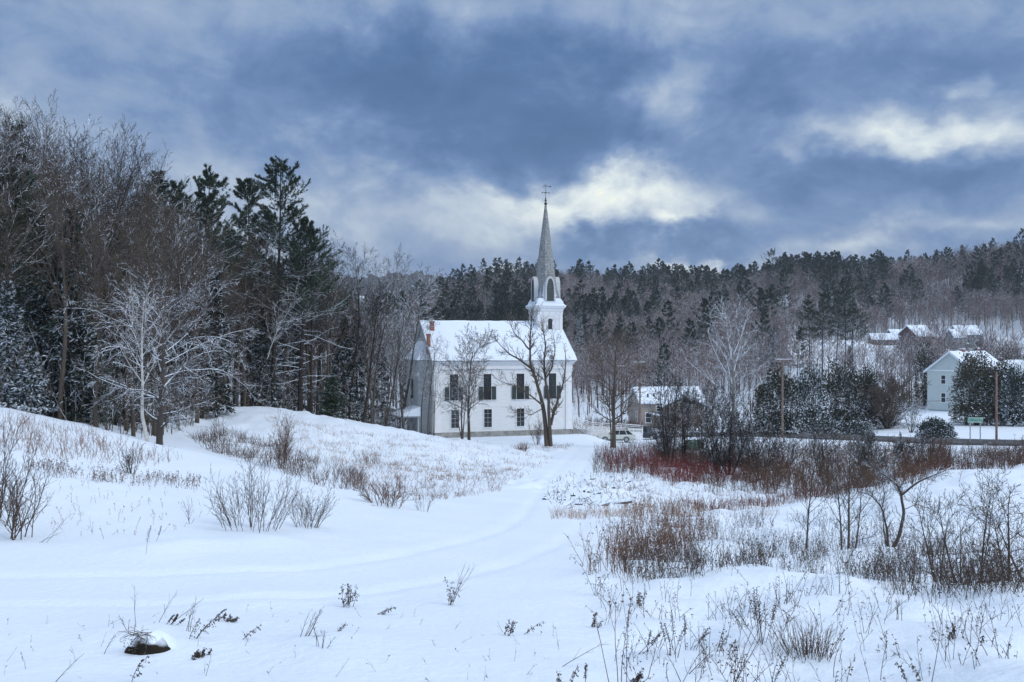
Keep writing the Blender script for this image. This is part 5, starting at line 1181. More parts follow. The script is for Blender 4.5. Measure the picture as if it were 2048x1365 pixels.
    # blind arch and arched windows on the four sides
    for sd in range(4):
        q = sd*PI/2; g = Geo(); za, zb2 = zt(659), zt(642); w = .30; pts = [(-w, za), (w, za), (w, zb2)] + [(w*math.cos(t), zb2+w*math.sin(t)) for t in np.linspace(0, PI, 11)[1:-1]] + [(-w, zb2)]
        v = [rot((p[0], -hs-.02, p[1]), q) for p in pts]; g.poly(v, [list(range(len(v)))]); P2('window', g, M['glass'])
        g = Geo(); R1, R2, zc2 = .42, .31, zb2
        for (Ra, Rb, dz, yy) in ((.40, .31, 0, -hs-.07), (.84, .76, .02, -hs-.05)):
            a = np.linspace(0, PI, 15)
            for k_ in range(14):
                ps = [(Ra*math.cos(a[k_]), zc2+dz+Ra*math.sin(a[k_])), (Ra*math.cos(a[k_+1]), zc2+dz+Ra*math.sin(a[k_+1])), (Rb*math.cos(a[k_+1]), zc2+dz+Rb*math.sin(a[k_+1])), (Rb*math.cos(a[k_]), zc2+dz+Rb*math.sin(a[k_]))]
                v = [rot((p[0], yy, p[1]), q) for p in ps]+[rot((p[0], -hs-.001, p[1]), q) for p in ps]
                g.poly(v, [[0, 1, 2, 3], [0, 4, 5, 1], [3, 2, 6, 7]])
            for s_ in (-1, 1):
                v = [rot((s_*Ra, yy, za-.1), q), rot((s_*Rb, yy, za-.1), q), rot((s_*Rb, yy, zc2+dz), q), rot((s_*Ra, yy, zc2+dz), q)]; v += [rot((s_*Ra, -hs-.001, za-.1), q), rot((s_*Rb, -hs-.001, za-.1), q), rot((s_*Rb, -hs-.001, zc2+dz), q), rot((s_*Ra, -hs-.001, zc2+dz), q)]
                g.poly(v, [[0, 1, 2, 3], [0, 3, 7, 4], [1, 5, 6, 2]])
        P2('arch_moulding', g, M['trim'])
    # octagonal spire with broaches
    zoct = zt(562); zap = zt(408); g = Geo()
    def octr(a, z): c = a*math.tan(PI/8); return [(-c, -a, z), (c, -a, z), (a, -c, z), (a, c, z), (c, a, z), (-c, a, z), (-a, c, z), (-a, -c, z)]
    zbase = zs+.5; asl = lambda z: 1.56+(.10-1.56)*(z-z0)/(zap-z0)
    rings = [octr(asl(z), z) for z in np.linspace(zbase, zap, 14)]; g.loft(rings); P2('spire', g, M['shingle'])
    g = Geo()   # broaches: snow catching corner wedges
    for sd in range(4):
        q = sd*PI/2; a0 = asl(zbase)+.04; c = a0*math.tan(PI/8); a1 = asl(zoct)*1.0; c1 = a1*math.tan(PI/8); ap = ((a1+c1)/2, -(a1+c1)/2, zoct)
        v = [rot(p, q) for p in ((c, -a0, zbase), (a0, -a0, zbase), (a0, -c, zbase), ap)]
        g.poly(v, [[0, 1, 3], [1, 2, 3], [0, 3, 2]])
    P2('broach', g, M['shingle'])
    # gothic lucarnes
    zl0, zl1 = zt(605), zt(555)
    for sd in range(4):
        q = sd*PI/2; w = .60; spring = zl0+(zl1-zl0)*.42
        def arch(w, top):
            pts = [(-w, zl0), (w, zl0), (w, spring)]
            for t in np.linspace(0, 1, 8)[1:]: pts.append((w*math.cos(t*PI/2)**.85 if t < 1 else 0., spring+(top-spring)*math.sin(t*PI/2)**1.0))
            for t in np.linspace(1, 0, 8)[1:]: pts.append((-w*math.cos(t*PI/2)**.85 if t > 0 else -w, spring+(top-spring)*math.sin(t*PI/2)))
            return pts
        yo = -1.86
        outer = arch(w+.13, zl1+.05); inner = arch(w-.10, zl1-.28); mid = arch(w+.02, zl1-.1)
        g = Geo(); n_ = len(outer); yi = -.5
        fr = [rot((p[0], yo, p[1]), q) for p in outer]; ba = [rot((p[0], yi, p[1]), q) for p in outer]; inn = [rot((p[0], yo, p[1]), q) for p in inner]
        f = []
        for k_ in range(n_):
            k2 = (k_+1) % n_; f.append([k_, k2, n_*2+k2, n_*2+k_])
            f.append([k_, n_+k_, n_+k2, k2])
        g.poly(fr+ba+inn, f); lu = P2('lucarne', g, M['trim_grey'])
        g = Geo(); v = [rot((p[0], yo+.08, p[1]), q) for p in mid]; g.poly(v, [list(range(len(v)))])
        for k_ in range(9):
            z = zl0+.12+k_*(zl1-zl0)*.085; v = [rot(p, q) for p in ((-.42+.01*k_, yo+.02, z), (.42-.01*k_, yo+.02, z), (.42-.01*k_, yo+.079, z+.1), (-.42+.01*k_, yo+.079, z+.1))]; g.poly(v, [[0, 1, 2, 3]])
        P2('louvre', g, M['louvre'])
        g = Geo()
        for s_ in (-1, 1):   # snow lying on the dormer cheeks
            v = [rot(p, q) for p in ((s_*(w+.12), yo+.25, zl0), (s_*(w+.55), -asl(zl0)+.1, zl0), (s_*(w+.10), -asl(zl1-.6)+.02, zl1-.7))]; g.poly(v, [[0, 1, 2]])
        P2('valley_snow', g, M['roofsnow'])
    # finial and weathervane
    g = Geo(); ring = [(.16, zap-.15), (.24, zap), (.2, zap+.12), (.08, zap+.16), (.1, zap+.3), (.17, zap+.42), (.08, zap+.6), (.05, zap+.68), (.11, zap+.76), (.05, zap+.84), (.025, zap+.9), (.02, zt(373))]
    g.loft([[(r*math.cos(t), r*math.sin(t), z) for t in np.arange(8)*PI/4] for r, z in ring]); P2('finial', g, M['iron'], True)
    g = Geo(); zd = zt(386); zv = zt(373.5)
    g.tube((-.5, 0, zd), (.5, 0, zd), .022); g.tube((0, -.5, zd), (0, .5, zd), .022); g.box((-.07, -.07, zd-.09), (.07, .07, zd+.09))
    for (x_, s_) in ((.48, 1), (-.48, -1)): g.box((x_-.09, -.02, zd-.08), (x_+.09, .02, zd-.03)); g.box((x_-.09, -.02, zd+.03), (x_+.09, .02, zd+.08)); g.box((x_-.02, -.018, zd-.079), (x_+.03, .018, zd+.079))
    P2('compass_arms', g, M['iron'])
    g = Geo(); g.tube((-.3, 0, zv), (.78, 0, zv), .022); g.prism([(.64, zv-.10), (.84, zv), (.64, zv+.10)], 1, -.02, .02); g.loft([[(.6+.09*math.cos(t), .09*math.sin(t)*.3, zv+.09*math.sin(t)) for t in np.arange(8)*PI/4], [(.66+.09*math.cos(t), .02+.09*math.sin(t)*.3, zv+.09*math.sin(t)) for t in np.arange(8)*PI/4]])
    for k_ in range(9):
        a, b_ = PI*(.05+.1*k_), PI*(.15+.1*k_); g.tube((-.02+.22*math.cos(a), 0, zv+.02+.17*math.sin(a)), (-.02+.22*math.cos(b_), 0, zv+.02+.17*math.sin(b_)), .032, n=5)
    g.tube((-.26, 0, zv), (-.36, 0, zv-.06), .04); P2('weathervane', g, M['iron'])
    return e
church()

def ramp():
    ct, st = math.cos(TH), math.sin(TH)
    loc = (AX+ct*(LEN+.2), AY+st*(LEN+.2), AZ); e = empty('entrance_ramp', loc, math.radians(6)); tag(e, 'white wooden ramp and stair rails descending from the church front', 'ramp')
    g = Geo(); g.prism([(0, -.8), (5.6, -1.5), (5.6, -.85), (1.8, -.35), (0, .9)], 1, .25, 2.1); part('deck', g, M['stone'], e)
    def rail(pts, y, n, posts=True):
        g = Geo()
        for (x0, z0, h), (x1, z1, h1) in zip(pts[:-1], pts[1:]):
            for f in (0.28, .52, .76, 1.):
                g.tube((x0, y, z0+h*f), (x1, y, z1+h1*f), .05 if f == 1 else .035, n=4)
            L_ = abs(x1-x0); k = max(1, int(L_/1.2))
            for i in range(k+1): t = i/k; x = x0+(x1-x0)*t; z = z0+(z1-z0)*t; g.box((x-.05, y-.06, z-.3), (x+.05, y+.06, z+h+.06))
        part('railing', g, M['trim'], e)
    rail([(0, .75, 1.0), (1.8, -.4, 1.0), (5.6, -.75, 1.0)], .2, 4)
    rail([(0.3, 1.2, 1.0), (2.8, 0.2, .95), (7.5, -.05, .95), (9.8, -.25, .95)], 2.3, 4)
    rail([(2.2, -.3, 1.0), (9.5, -.75, 1.0)], 1.2, 4)
    g = Geo(); g.prism([(2.8, -1.1), (9.8, -1.5), (9.8, -.28), (2.8, .1)], 1, 2.35, 3.6); part('landing', g, M['trim'], e)
    g = Geo(); g.box((2.9, -.1, -1.6), (3.15, .15, -.85)); part('post', g, M['iron'], e)
ramp()

# ------------------------------------------------------------------ other houses
def house(name, label, loc, rz, L, W, wh, rh, wall, ov=.35, windows=(), chim=(), gable_trim=None, roof='roofsnow', thick=.18, base=.6):
    """ridge along local X, wall with the front corner at the origin"""
    e = empty(name, loc, rz); tag(e, label, 'house')
    g = Geo(); g.prism([(0, -base), (W, -base), (W, wh), (W/2, wh+rh-.05), (0, wh)], 0, 0, L); part('wall', g, wall, e)
    k = rh/(W/2); g = Geo()
    for (ya, yb) in ((-ov, W/2), (W+ov, W/2)):
        z0 = wh-ov*k+.03; z1 = wh+rh+.03
        g.quads([(-ov, ya, z0), (L+ov, ya, z0), (L+ov, yb, z1), (-ov, yb, z1), (-ov, ya, z0+thick), (L+ov, ya, z0+thick), (L+ov, yb, z1+thick), (-ov, yb, z1+thick)], [(0,3,2,1),(4,5,6,7),(0,1,5,4),(1,2,6,5),(2,3,7,6),(3,0,4,7)])
    rf = part('roof', g, M[roof], e)
    g = Geo()
    for (ya, yb) in ((-ov-.02, W/2), (W+ov+.02, W/2)):
        z0 = wh-ov*k-.2; z1 = wh+rh-.17
        for x0 in (-ov-.03, L+ov-.05):
            g.quads([(x0, ya, z0), (x0+.08, ya, z0), (x0+.08, yb, z1), (x0, yb, z1), (x0, ya, z0+.2), (x0+.08, ya, z0+.2), (x0+.08, yb, z1+.2), (x0, yb, z1+.2)], [(0,3,2,1),(4,5,6,7),(0,1,5,4),(1,2,6,5),(2,3,7,6),(3,0,4,7)])
    g.box((-.03, -.04, wh-.2), (L+.03, -.003, wh-.02)); part('trim', g, M['trim'], e)
    for (face, c, z0, w, h) in windows:
        g = Geo(); t = .1
        if face == 'front':
            g.box((c-w/2-t, -.08, z0-t), (c-w/2, -.004, z0+h+t)); g.box((c+w/2, -.08, z0-t), (c+w/2+t, -.004, z0+h+t)); g.box((c-w/2, -.078, z0+h), (c+w/2, -.004, z0+h+t)); g.box((c-w/2, -.078, z0-t), (c+w/2, -.004, z0)); g.box((c-w/2, -.05, z0+h/2-.03), (c+w/2, -.02, z0+h/2+.03)); f = part('window', g, M['trim'], e)
            g = Geo(); g.quads([(c-w/2, -.015, z0), (c+w/2, -.015, z0), (c+w/2, -.015, z0+h), (c-w/2, -.015, z0+h)], [(0, 1, 2, 3)])
        else:
            g.box((-.08, c-w/2-t, z0-t), (-.004, c-w/2, z0+h+t)); g.box((-.08, c+w/2, z0-t), (-.004, c+w/2+t, z0+h+t)); g.box((-.078, c-w/2, z0+h), (-.004, c+w/2, z0+h+t)); g.box((-.078, c-w/2, z0-t), (-.004, c+w/2, z0)); g.box((-.05, c-w/2, z0+h/2-.03), (-.02, c+w/2, z0+h/2+.03)); f = part('window', g, M['trim'], e)
            g = Geo(); g.quads([(-.015, c-w/2, z0), (-.015, c+w/2, z0), (-.015, c+w/2, z0+h), (-.015, c-w/2, z0+h)], [(0, 3, 2, 1)])
        link('pane', g.mesh('pane', M['glass']), f)
    for (cx_, cy_, w, zt_) in chim:
        g = Geo(); g.box((cx_-w/2, cy_-w/2, wh), (cx_+w/2, cy_+w/2, zt_)); c = part('chimney', g, M['brick'], rf); g = Geo(); g.box((cx_-w/2-.04, cy_-w/2-.04, zt_+.002), (cx_+w/2+.04, cy_+w/2+.04, zt_+.16)); link('chimney_snow', g.mesh('chimney_snow', M['roofsnow']), rf)
    return e
def houses():
    # pale green house, corner towards the road
    x, y, z = gat(1900, 178); z = -11.9
    e = house('green_house', 'pale green two storey house with snowy roof and white trim behind the cedars', (x+2.9, y-3.2, z), math.radians(38), 12., 8.8, 6.6, 3.3, M['green_board'], .5, [('end', 5.7, 4.2, .8, 1.5), ('end', 5.7, .9, .8, 1.6), ('front', 3, 4.2, .8, 1.5), ('front', 8, 4.2, .8, 1.5), ('front', 5, .9, .8, 1.5)], [(4.2, 4.4, .7, 10.4), (10., 4.8, .8, 10.5)])
    g = Geo(); g.box((-.06, .0, 6.5), (-.003, 8.8, 6.7)); part('gable_board', g, M['trim'], e)
    x, y, z = gat(2040, 186); house('green_wing', 'low snowy roofed wing cut by the right edge beyond the green house', (x, y, -11.2), math.radians(38), 7, 6, 5.2, 2.2, M['green_board'], .4, [('front', 2, 1, .9, 1.3)])
    # tan building beyond the parking lot
    bx, by, bz = gat(1290, 166); bz = -14.6
    e = house('tan_house', 'tan house with white roof and big front gable beyond the parked cars', (bx-.6, by, bz), math.radians(10), 11.0, 7.5, 4.3, 2.3, M['tan'], .35, [('end', 2.6, 1.0, .7, 1.6), ('end', 4.3, 4.3, .6, .9), ('front', 1.2, 1.0, .9, 1.6), ('front', 3.0, 2.9, .8, .8)], [])
    g = Geo(); g.prism([(3.6, -.6), (10.2, -.6), (10.2, 3.8), (6.9, 5.3), (3.6, 3.8)], 1, -1.6, 1.5); gb = part('front_gable', g, M['tan'], e)
    g = Geo()
    for s_ in (-1, 1):
        xa = 6.9+s_*3.9; v = [(xa, -2., 3.58), (6.9, -2., 5.38), (6.9, 3.0, 5.38), (xa, 1.2, 3.58)]; v += [(a, b_, c+.2) for a, b_, c in v]; f = [(0,1,2,3),(4,7,6,5),(0,4,5,1),(1,5,6,2),(2,6,7,3),(3,7,4,0)]; g.quads(v, f)
    link('gable_roof', g.mesh('gable_roof', M['roofsnow']), gb)
    g = Geo()
    for s_ in (-1, 1):
        xa = 6.9+s_*3.95; v = [(xa, -2.06, 3.40), (6.9, -2.06, 5.20), (6.9, -2.06, 5.42), (xa, -2.06, 3.62)]; v += [(a, b_+.08, c) for a, b_, c in v]; g.quads(v, [(0,1,2,3),(4,7,6,5),(0,4,5,1),(3,2,6,7),(0,3,7,4)])
    link('rake_board', g.mesh('rake_board', M['tan_dark']), gb)
    for c in (5.2, 8.5):
        g = Geo(); g.box((c-1.2, -1.66, -.5), (c+1.2, -1.603, 2.0)); part('garage_door', g, M['tan_dark'], e)
    g = Geo(); g.box((3.4, -1.64, -.5), (3.597, -1.5, 3.6)); g.box((2.5, -.12, -.5), (2.65, -.003, 2.3)); g.box((1.9, -.12, -.5), (2.05, -.003, 2.3)); part('door_trim', g, M['cream'], e)
    g = Geo(); g.box((2.052, -.07, -.5), (2.498, -.003, 2.1)); part('door', g, M['tan_dark'], e)
    g = Geo(); g.prism([(1.3, 2.45), (3.3, 2.1), (3.3, 2.3), (1.3, 2.75)], 1, -1.3, -.01); part('porch_roof', g, M['roofsnow'], e)
    g = Geo(); g.box((3.05, -1.2, -.5), (3.17, -1.08, 2.1)); part('porch_post', g, M['cream'], e)
    for (x_, y_) in ((1.5, 1.2), (2.6, 1.3)):
        g = Geo(); zz = 4.3+2.3*(y_/3.75); g.tube((x_, y_, zz), (x_, y_, zz+.7), .15, n=8); part('vent_pipe', g, M['iron'], e)
    # far houses on the bench
    def far(name, label, u, py, Y, rz, *a, **k):
        x = (u-CX)/F*Y; return house(name, label, (x, Y, -(py-CY)/F*Y), math.radians(rz), *a, **k)
    far('barn', 'dark red barn with snowy roof on the far bench', 1836, 692, 322, 28, 8, 8.5, 3.2, 3.4, M['barn'], windows=[('front', 4, .6, 1.2, 1.6), ('end', 3, 1., 1., 1.)])
    far('brown_house', 'long brown house with low white roof left of the dark barn', 1790, 690, 328, 10, 9, 7, 2.8, 2.2, M['brownhouse'], windows=[('front', 2, 1., 1., 1.), ('front', 5, 1., 1., 1.)])
    far('brown_cabin', 'leftmost low cabin with snowy roof on the far bench', 1745, 694, 326, -8, 8, 6, 2.4, 1.9, M['brownhouse'], windows=[('front', 3, .9, 1., .9)])
    far('shed', 'tiny snow roofed shed between the barn and the blue grey house', 1886, 690, 330, 15, 2.6, 2.6, 2., 1., M['greyhouse'], windows=[('front', 1.2, .8, .5, .5)])
    far('grey_house', 'blue grey house with stepped snowy roofs on the far bench', 1922, 694, 320, 14, 8.5, 7.5, 4.0, 2.8, M['greyhouse'], windows=[('front', 2, 1., .9, 1.1), ('front', 6, 1., .9, 1.1), ('end', 3.7, 3.2, .9, 1.1)], chim=[(4, 3.7, .6, 7.4)])
    far('grey_wing', 'front wing of lower snowy roof attached left of the blue grey house', 1910, 696, 314, 14, 4.2, 5., 3.4, 2.4, M['greyhouse'], windows=[('front', 2, 1., .9, 1.1)])
houses()

# ------------------------------------------------------------------ vehicles
def car(name, label, loc, rz, L, W, Hh, paint, suv=False, rack=False):
    """nose towards local -X"""
    e = empty(name, loc, rz); tag(e, label, 'car')
    wr = .36 if suv else .33; zb = .30 if suv else .24; belt = Hh*.60; hood = Hh*.56 if not suv else Hh*.60; wb = L*.57; fx = -L*.5+L*.195; rx = fx+wb
    def ring(x, z0, z1, w):
        w *= .5; return [(x, -w*.92, z0), (x, -w, z0+.12), (x, -w, z1-.16), (x, -w*.90, z1), (x, w*.90, z1), (x, w, z1-.16), (x, w, z0+.12), (x, w*.92, z0)]
    st = [(-.5, zb+.12, hood*.72, .80), (-.485, zb+.02, hood*.86, .9), (-.44, zb, hood*.94, .97), (-.30, zb, hood, 1.), (-.20, zb, belt, 1.), (.0, zb, belt+.02, 1.), (.30, zb, belt+.05, 1.), (.44, zb, belt+.06, .98), (.485, zb+.03, belt+.02, .93), (.5, zb+.15, belt-.12, .86)]
    g = Geo(); g.loft([ring(x*L, a, b_, w*W) for x, a, b_, w in st]); body = part('body', g, paint, e, False)
    # greenhouse: glass block with painted pillars and roof
    ws, rs0, rs1, re = (-.20, -.07, .34, .46) if not suv else (-.19, -.10, .40, .475)
    bw, tw_ = W*.45, W*.37
    def gr(x, z, w): return [(x*L, -w, z), (x*L, w, z)]
    b0 = [(ws*L, -bw, belt-.02), (ws*L, bw, belt-.02), (re*L, bw, belt+.04), (re*L, -bw, belt+.04)]
    t0 = [(rs0*L, -tw_, Hh-.05), (rs0*L, tw_, Hh-.05), (rs1*L, tw_, Hh-.04), (rs1*L, -tw_, Hh-.04)]
    g = Geo(); g.poly(b0+t0, [[0, 1, 5, 4], [1, 2, 6, 5], [2, 3, 7, 6], [3, 0, 4, 7]]); part('window_glass', g, M['glass'], e)
    g = Geo(); t1 = [(rs0*L-.06, -tw_-.03, Hh-.06), (rs0*L-.06, tw_+.03, Hh-.06), (rs1*L+.08, tw_+.03, Hh-.05), (rs1*L+.08, -tw_-.03, Hh-.05)]; t2 = [(rs0*L+.12, -tw_+.1, Hh), (rs0*L+.12, tw_-.1, Hh), (rs1*L-.1, tw_-.1, Hh), (rs1*L-.1, -tw_+.1, Hh)]
    g.loft([t1, t2])
    def lerp(a, b_, t): return tuple(a[i]+(b_[i]-a[i])*t for i in range(3))
    for s_, (i0, i1, j0, j1) in ((-1, (0, 3, 4, 7)), (1, (1, 2, 5, 6))):
        for t, wdt in ((0., .05), (.40, .045), (.74, .05), (1., .08)):
            a = lerp(b0[i0 % 4], b0[i1 % 4], t); b_ = lerp(t0[j0-4], t0[j1-4], t); a = (a[0], a[1]+s_*.012, a[2]); b_ = (b_[0], b_[1]+s_*.012, b_[2]); g.segs([a], [b_], [wdt], [wdt*.8], 4)
    part('roof', g, paint, e)
    for sx, x in ((-1, fx), (1, rx)):
        for s_ in (-1, 1):
            y0 = s_*(W/2-.2); y1 = s_*(W/2+.012); g = Geo(); k = 20; a = np.arange(k)*2*PI/k
            g.loft([[(x+r*math.cos(t), y, wr+r*math.sin(t)) for t in a] for r, y in ((wr*.9, y0), (wr, y0+s_*.03), (wr, y1-s_*.02), (wr*.93, y1))]); wh = part('wheel', g, M['tyre'], e)
            g = Geo(); g.loft([[(x+r*math.cos(t), y, wr+r*math.sin(t)) for t in a] for r, y in ((wr*.66, y1+s_*.002), (wr*.60, y1+s_*.012))]); 
            for q in range(5): t = q*2*PI/5; g.segs([(x, y1+s_*.02, wr)], [(x+wr*.6*math.cos(t), y1+s_*.02, wr+wr*.6*math.sin(t))], [.035], [.03], 4)
            link('rim', g.mesh('rim', M['metal']), wh)
            g = Geo(); a2 = np.linspace(0, PI, 13); v = []
            for t in a2: v += [(x+(wr+.09)*math.cos(t), s_*(W/2+.004), wr+(wr+.09)*math.sin(t)), (x+(wr+.02)*math.cos(t), s_*(W/2+.005), wr+(wr+.02)*math.sin(t))]
            g.quads(v, [(2*i, 2*i+1, 2*i+3, 2*i+2) for i in range(12)]); link('wheel_arch', g.mesh('wheel_arch', M['tyre']), body)
    for s_ in (-1, 1):
        y = s_*W*.36; g = Geo(); g.box((-L*.5-.005, y-.2, hood*.66), (-L*.5+.14, y+.2, hood*.80)); part('headlight', g, M['lamp_clear'], e)
        g = Geo(); g.box((L*.5-.12, s_*W*.40-.09, belt*.78), (L*.5+.01, s_*W*.40+.1, belt*1.0)); part('taillight', g, M['lamp_red'], e)
        g = Geo(); g.box((-.16*L, s_*(W*.5+.02)-.06, belt+.0), (-.16*L+.1, s_*(W*.5+.02)+.1, belt+.16)); part('mirror', g, paint, e)
    g = Geo(); g.box((-L*.5-.02, -W*.2, hood*.60), (-L*.5+.05, W*.2, hood*.78)); part('grille', g, M['iron'], e)
    g = Geo(); g.box((-L*.5-.04, -W*.44, zb+.02), (-L*.5+.06, W*.44, zb+.2)); g.box((L*.5-.06, -W*.44, zb+.05), (L*.5+.03, W*.44, zb+.26)); g.box((fx+wr+.1, -W*.505, zb-.02), (rx-wr-.1, W*.505, zb+.14)); part('bumper', g, M['tyre'] if not suv else M['iron'], e)
    if rack:
        g = Geo()
        for s_ in (-1, 1): g.tube((-.04*L, s_*tw_*.9, Hh+.07), (rs1*L-.1, s_*tw_*.9, Hh+.07), .025); g.box((-.04*L, s_*tw_*.9-.02, Hh-.02), (-.04*L+.1, s_*tw_*.9+.02, Hh+.06)); g.box((rs1*L-.2, s_*tw_*.9-.02, Hh-.02), (rs1*L-.1, s_*tw_*.9+.02, Hh+.06))
        part('roof_rack', g, M['iron'], e)
    return e
x, y, z = gat(1232, 128.5); car('estate_car', 'pale green white estate car parked nose left behind the paired trunks', (x, y, z+.02), math.radians(-2), 4.75, 1.8, 1.55, M['carwhite'], rack=True)
x, y, z = gat(1288, 136); car('suv', 'charcoal grey suv turned half towards the viewer', (x, y, z+.02), math.radians(152), 4.8, 1.9, 1.85, M['cardark'], suv=True)
x, y, z = gat(1262, 143); car('parked_car', 'slate blue car mostly hidden behind the estate car', (x, y, z+.02), math.radians(20), 4.5, 1.8, 1.5, M['carteal'])
def dumpster():
    x, y, z = gat(1389, 112); e = empty('dumpster', (x, y, z), .2); tag(e, 'dark green metal dumpster among the twigs below the tan house', 'dumpster')
    g = Geo(); g.prism([(-.55, .1), (.55, .1), (.65, .9), (-.7, 1.2)], 0, -.9, .9); part('bin', g, M['bin'], e)
    g = Geo(); g.quads([(-.95, -.75, 1.22), (.95, -.75, 1.22), (.95, .7, .92), (-.95, .7, .92), (-.95, -.75, 1.27), (.95, -.75, 1.27), (.95, .7, .97), (-.95, .7, .97)], [(0,3,2,1),(4,5,6,7),(0,1,5,4),(1,2,6,5),(2,3,7,6),(3,0,4,7)]); part('lid', g, M['bin'], e)
    g = Geo(); [g.box((sx*.8-.06, sy*.4-.06, -.1), (sx*.8+.06, sy*.4+.06, .1)) for sx in (-1, 1) for sy in (-1, 1)]; part('feet', g, M['iron'], e)
dumpster()

# ------------------------------------------------------------------ poles, wires, road sign
def poles():
    tops = {}
    def pole(u, Y, top, label, mat, arm=0., arm_py=None, transf=None, rz=0., r=.15):
        x, y, z = gat(u, Y); h = mh(CY-top, Y)-z; e = empty('utility_pole', (x, y, z), rz); tag(e, label, 'utility pole')
        g = Geo(); g.tube((0, 0, -.3), (0, 0, h), r, r*.7, 10); part('pole', g, M[mat], e)
        if arm:
            az = mh(CY-arm_py, Y)-z; g = Geo(); g.box((-arm/2, -.2, az-.07), (arm/2, -.1, az+.05)); part('crossarm', g, M['wood'], e); g = Geo(); g.loft([[(-arm/2, -.2, az+.052), (arm/2, -.2, az+.052), (arm/2, -.1, az+.052), (-arm/2, -.1, az+.052)], [(-arm/2+.03, -.18, az+.11), (arm/2-.03, -.18, az+.11), (arm/2-.03, -.12, az+.11), (-arm/2+.03, -.12, az+.11)]]); part('arm_snow', g, M['roofsnow'], e)
            for k in (-.45, .45, 0):
                g = Geo(); xx = k*arm; g.loft([[(xx+rr*math.cos(t), -.15+rr*math.sin(t), zz) for t in np.arange(8)*PI/4] for rr, zz in ((.03, az+.06), (.06, az+.1), (.05, az+.2), (.02, az+.24))]); part('insulator', g, M['metal'], e)
            tops[label] = [(x+k*arm*math.cos(rz), y+k*arm*math.sin(rz)-.15, z+az+.24) for k in (-.45, .45)]
        if transf:
            tz = mh(CY-transf, Y)-z; g = Geo(); g.loft([[(.38+rr*math.cos(t), -.05+rr*math.sin(t), zz) for t in np.arange(14)*2*PI/14] for rr, zz in ((.2, tz-.5), (.26, tz-.45), (.26, tz+.4), (.18, tz+.48), (.05, tz+.5))]); part('transformer', g, M['metal'], e)
        tops.setdefault(label, [(x, y, z+h-.1)]*2); tops[label+'/p'] = (x, y, z)
        return e
    a = 'weathered utility pole with transformer and snowy crossarm in front of the cedar hedge'; b = 'reddish utility pole with crossarm at the corner of the tan house'; c = 'thin far utility pole with crossarm left of the tan house'; d = 'bare russet pole without crossarm beside the green road sign'
    pole(1565, 129, 716, a, 'wood', 2.1, 720, 740, rz=.1); pole(1280, 152, 722, b, 'wood_red', 2.2, 725.5, rz=.25); pole(1243, 172, 731, c, 'wood', 1.5, 733, rz=.4); pole(1993, 122.5, 744, d, 'wood_red')
    def wire(p, q, sag, label, r=.014):
        g = Geo(); n = 24; p = np.array(p, float); q = np.array(q, float); t = np.linspace(0, 1, n+1)[:, None]; P = p+(q-p)*t; P[:, 2] -= sag*4*t[:, 0]*(1-t[:, 0]); g.segs(P[:-1], P[1:], r, r, 4)
        tag(link('overhead_wire', g.mesh('overhead_wire', M['iron'])), label, 'wire')
    wire(tops[a][0], tops[b][0], 1.3, 'left crossarm wire from the transformer pole to the reddish pole'); wire(tops[a][1], tops[b][1], 1.3, 'right crossarm wire from the transformer pole to the reddish pole')
    wire(tops[b][0], tops[c][0], .6, 'short wire between the reddish pole and the thin far pole')
    pa, pb, pd = tops[a+'/p'], tops[b+'/p'], tops[d+'/p']
    za = pa[2]+mh(870-798, 129); zd = -(797-CY)/F*122.5
    wire((pa[0], pa[1], za), (pd[0], pd[1], zd), .25, 'lower cable crossing in front of the green house to the bare pole', .022); wire((pd[0], pd[1], zd), (pd[0]+30, pd[1]-17, zd+.4), .3, 'lower cable leaving the bare pole past the right edge', .022)
    wire((pa[0], pa[1], za), (pb[0], pb[1], -(793-CY)/F*152), .6, 'lower snowy cable from the transformer pole towards the tan house', .022)
    wire((pa[0], pa[1]-.1, za+1.2), (pa[0]-12, pa[1]-28, -(850-CY)/F*101), 1.2, 'drooping service wire from the transformer pole to the thicket', .02)
poles()
def sign():
    u0, u1, Y = 1935.5, 1966, 120.5; xl = (u0-CX)/F*Y; w = mh(u1-u0, Y); x, y, z = gat(1950, Y); zt_ = -(835-CY)/F*Y; zb_ = -(846-CY)/F*Y; cx_ = xl+w/2
    e = empty('road_sign', (cx_, Y, z)); tag(e, 'green two line destination sign on two posts by the road', 'road sign')
    g = Geo(); g.box((-w/2, -.03, zb_-z), (w/2, 0, zt_-z)); pl = part('panel', g, M['sign'], e)
    g = Geo(); t = .03
    for a, b_ in (((-w/2+.02, zb_-z+.02), (w/2-.02, zb_-z+.02+t)), ((-w/2+.02, zt_-z-.02-t), (w/2-.02, zt_-z-.02)), ((-w/2+.02, zb_-z+.051), (-w/2+.05, zt_-z-.051)), ((w/2-.05, zb_-z+.051), (w/2-.02, zt_-z-.051))): g.box((a[0], -.034, a[1]), (b_[0], -.0305, b_[1]))
    link('border', g.mesh('border', M['letter']), pl)
    for s_ in (-1, 1): g = Geo(); g.box((s_*w*.33-.05, .002, -.4), (s_*w*.33+.05, .08, zt_-z-.05)); part('post', g, M['metal'], e)
    dz = (zt_-zb_)
    for txt, zz, xx in (('East Montpelier', .62, -w/2+.12), ('North Calais', .16, -w/2+.12), ('8', .62, w/2-.3), ('5', .16, w/2-.3)):
        cu = bpy.data.curves.new('legend', 'FONT'); cu.body = txt; cu.size = .30; cu.extrude = .002
        o = bpy.data.objects.new('tmp', cu); C.objects.link(o); dg = bpy.context.evaluated_depsgraph_get(); me = bpy.data.meshes.new_from_object(o.evaluated_get(dg)); bpy.data.objects.remove(o)
        me.materials.clear(); me.materials.append(M['letter']); q = link('legend', me, pl, (xx, -.036, zb_-z+dz*zz-.02)); q.rotation_euler = (PI/2, 0, 0); q.scale = (.92, 1, 1)
sign()

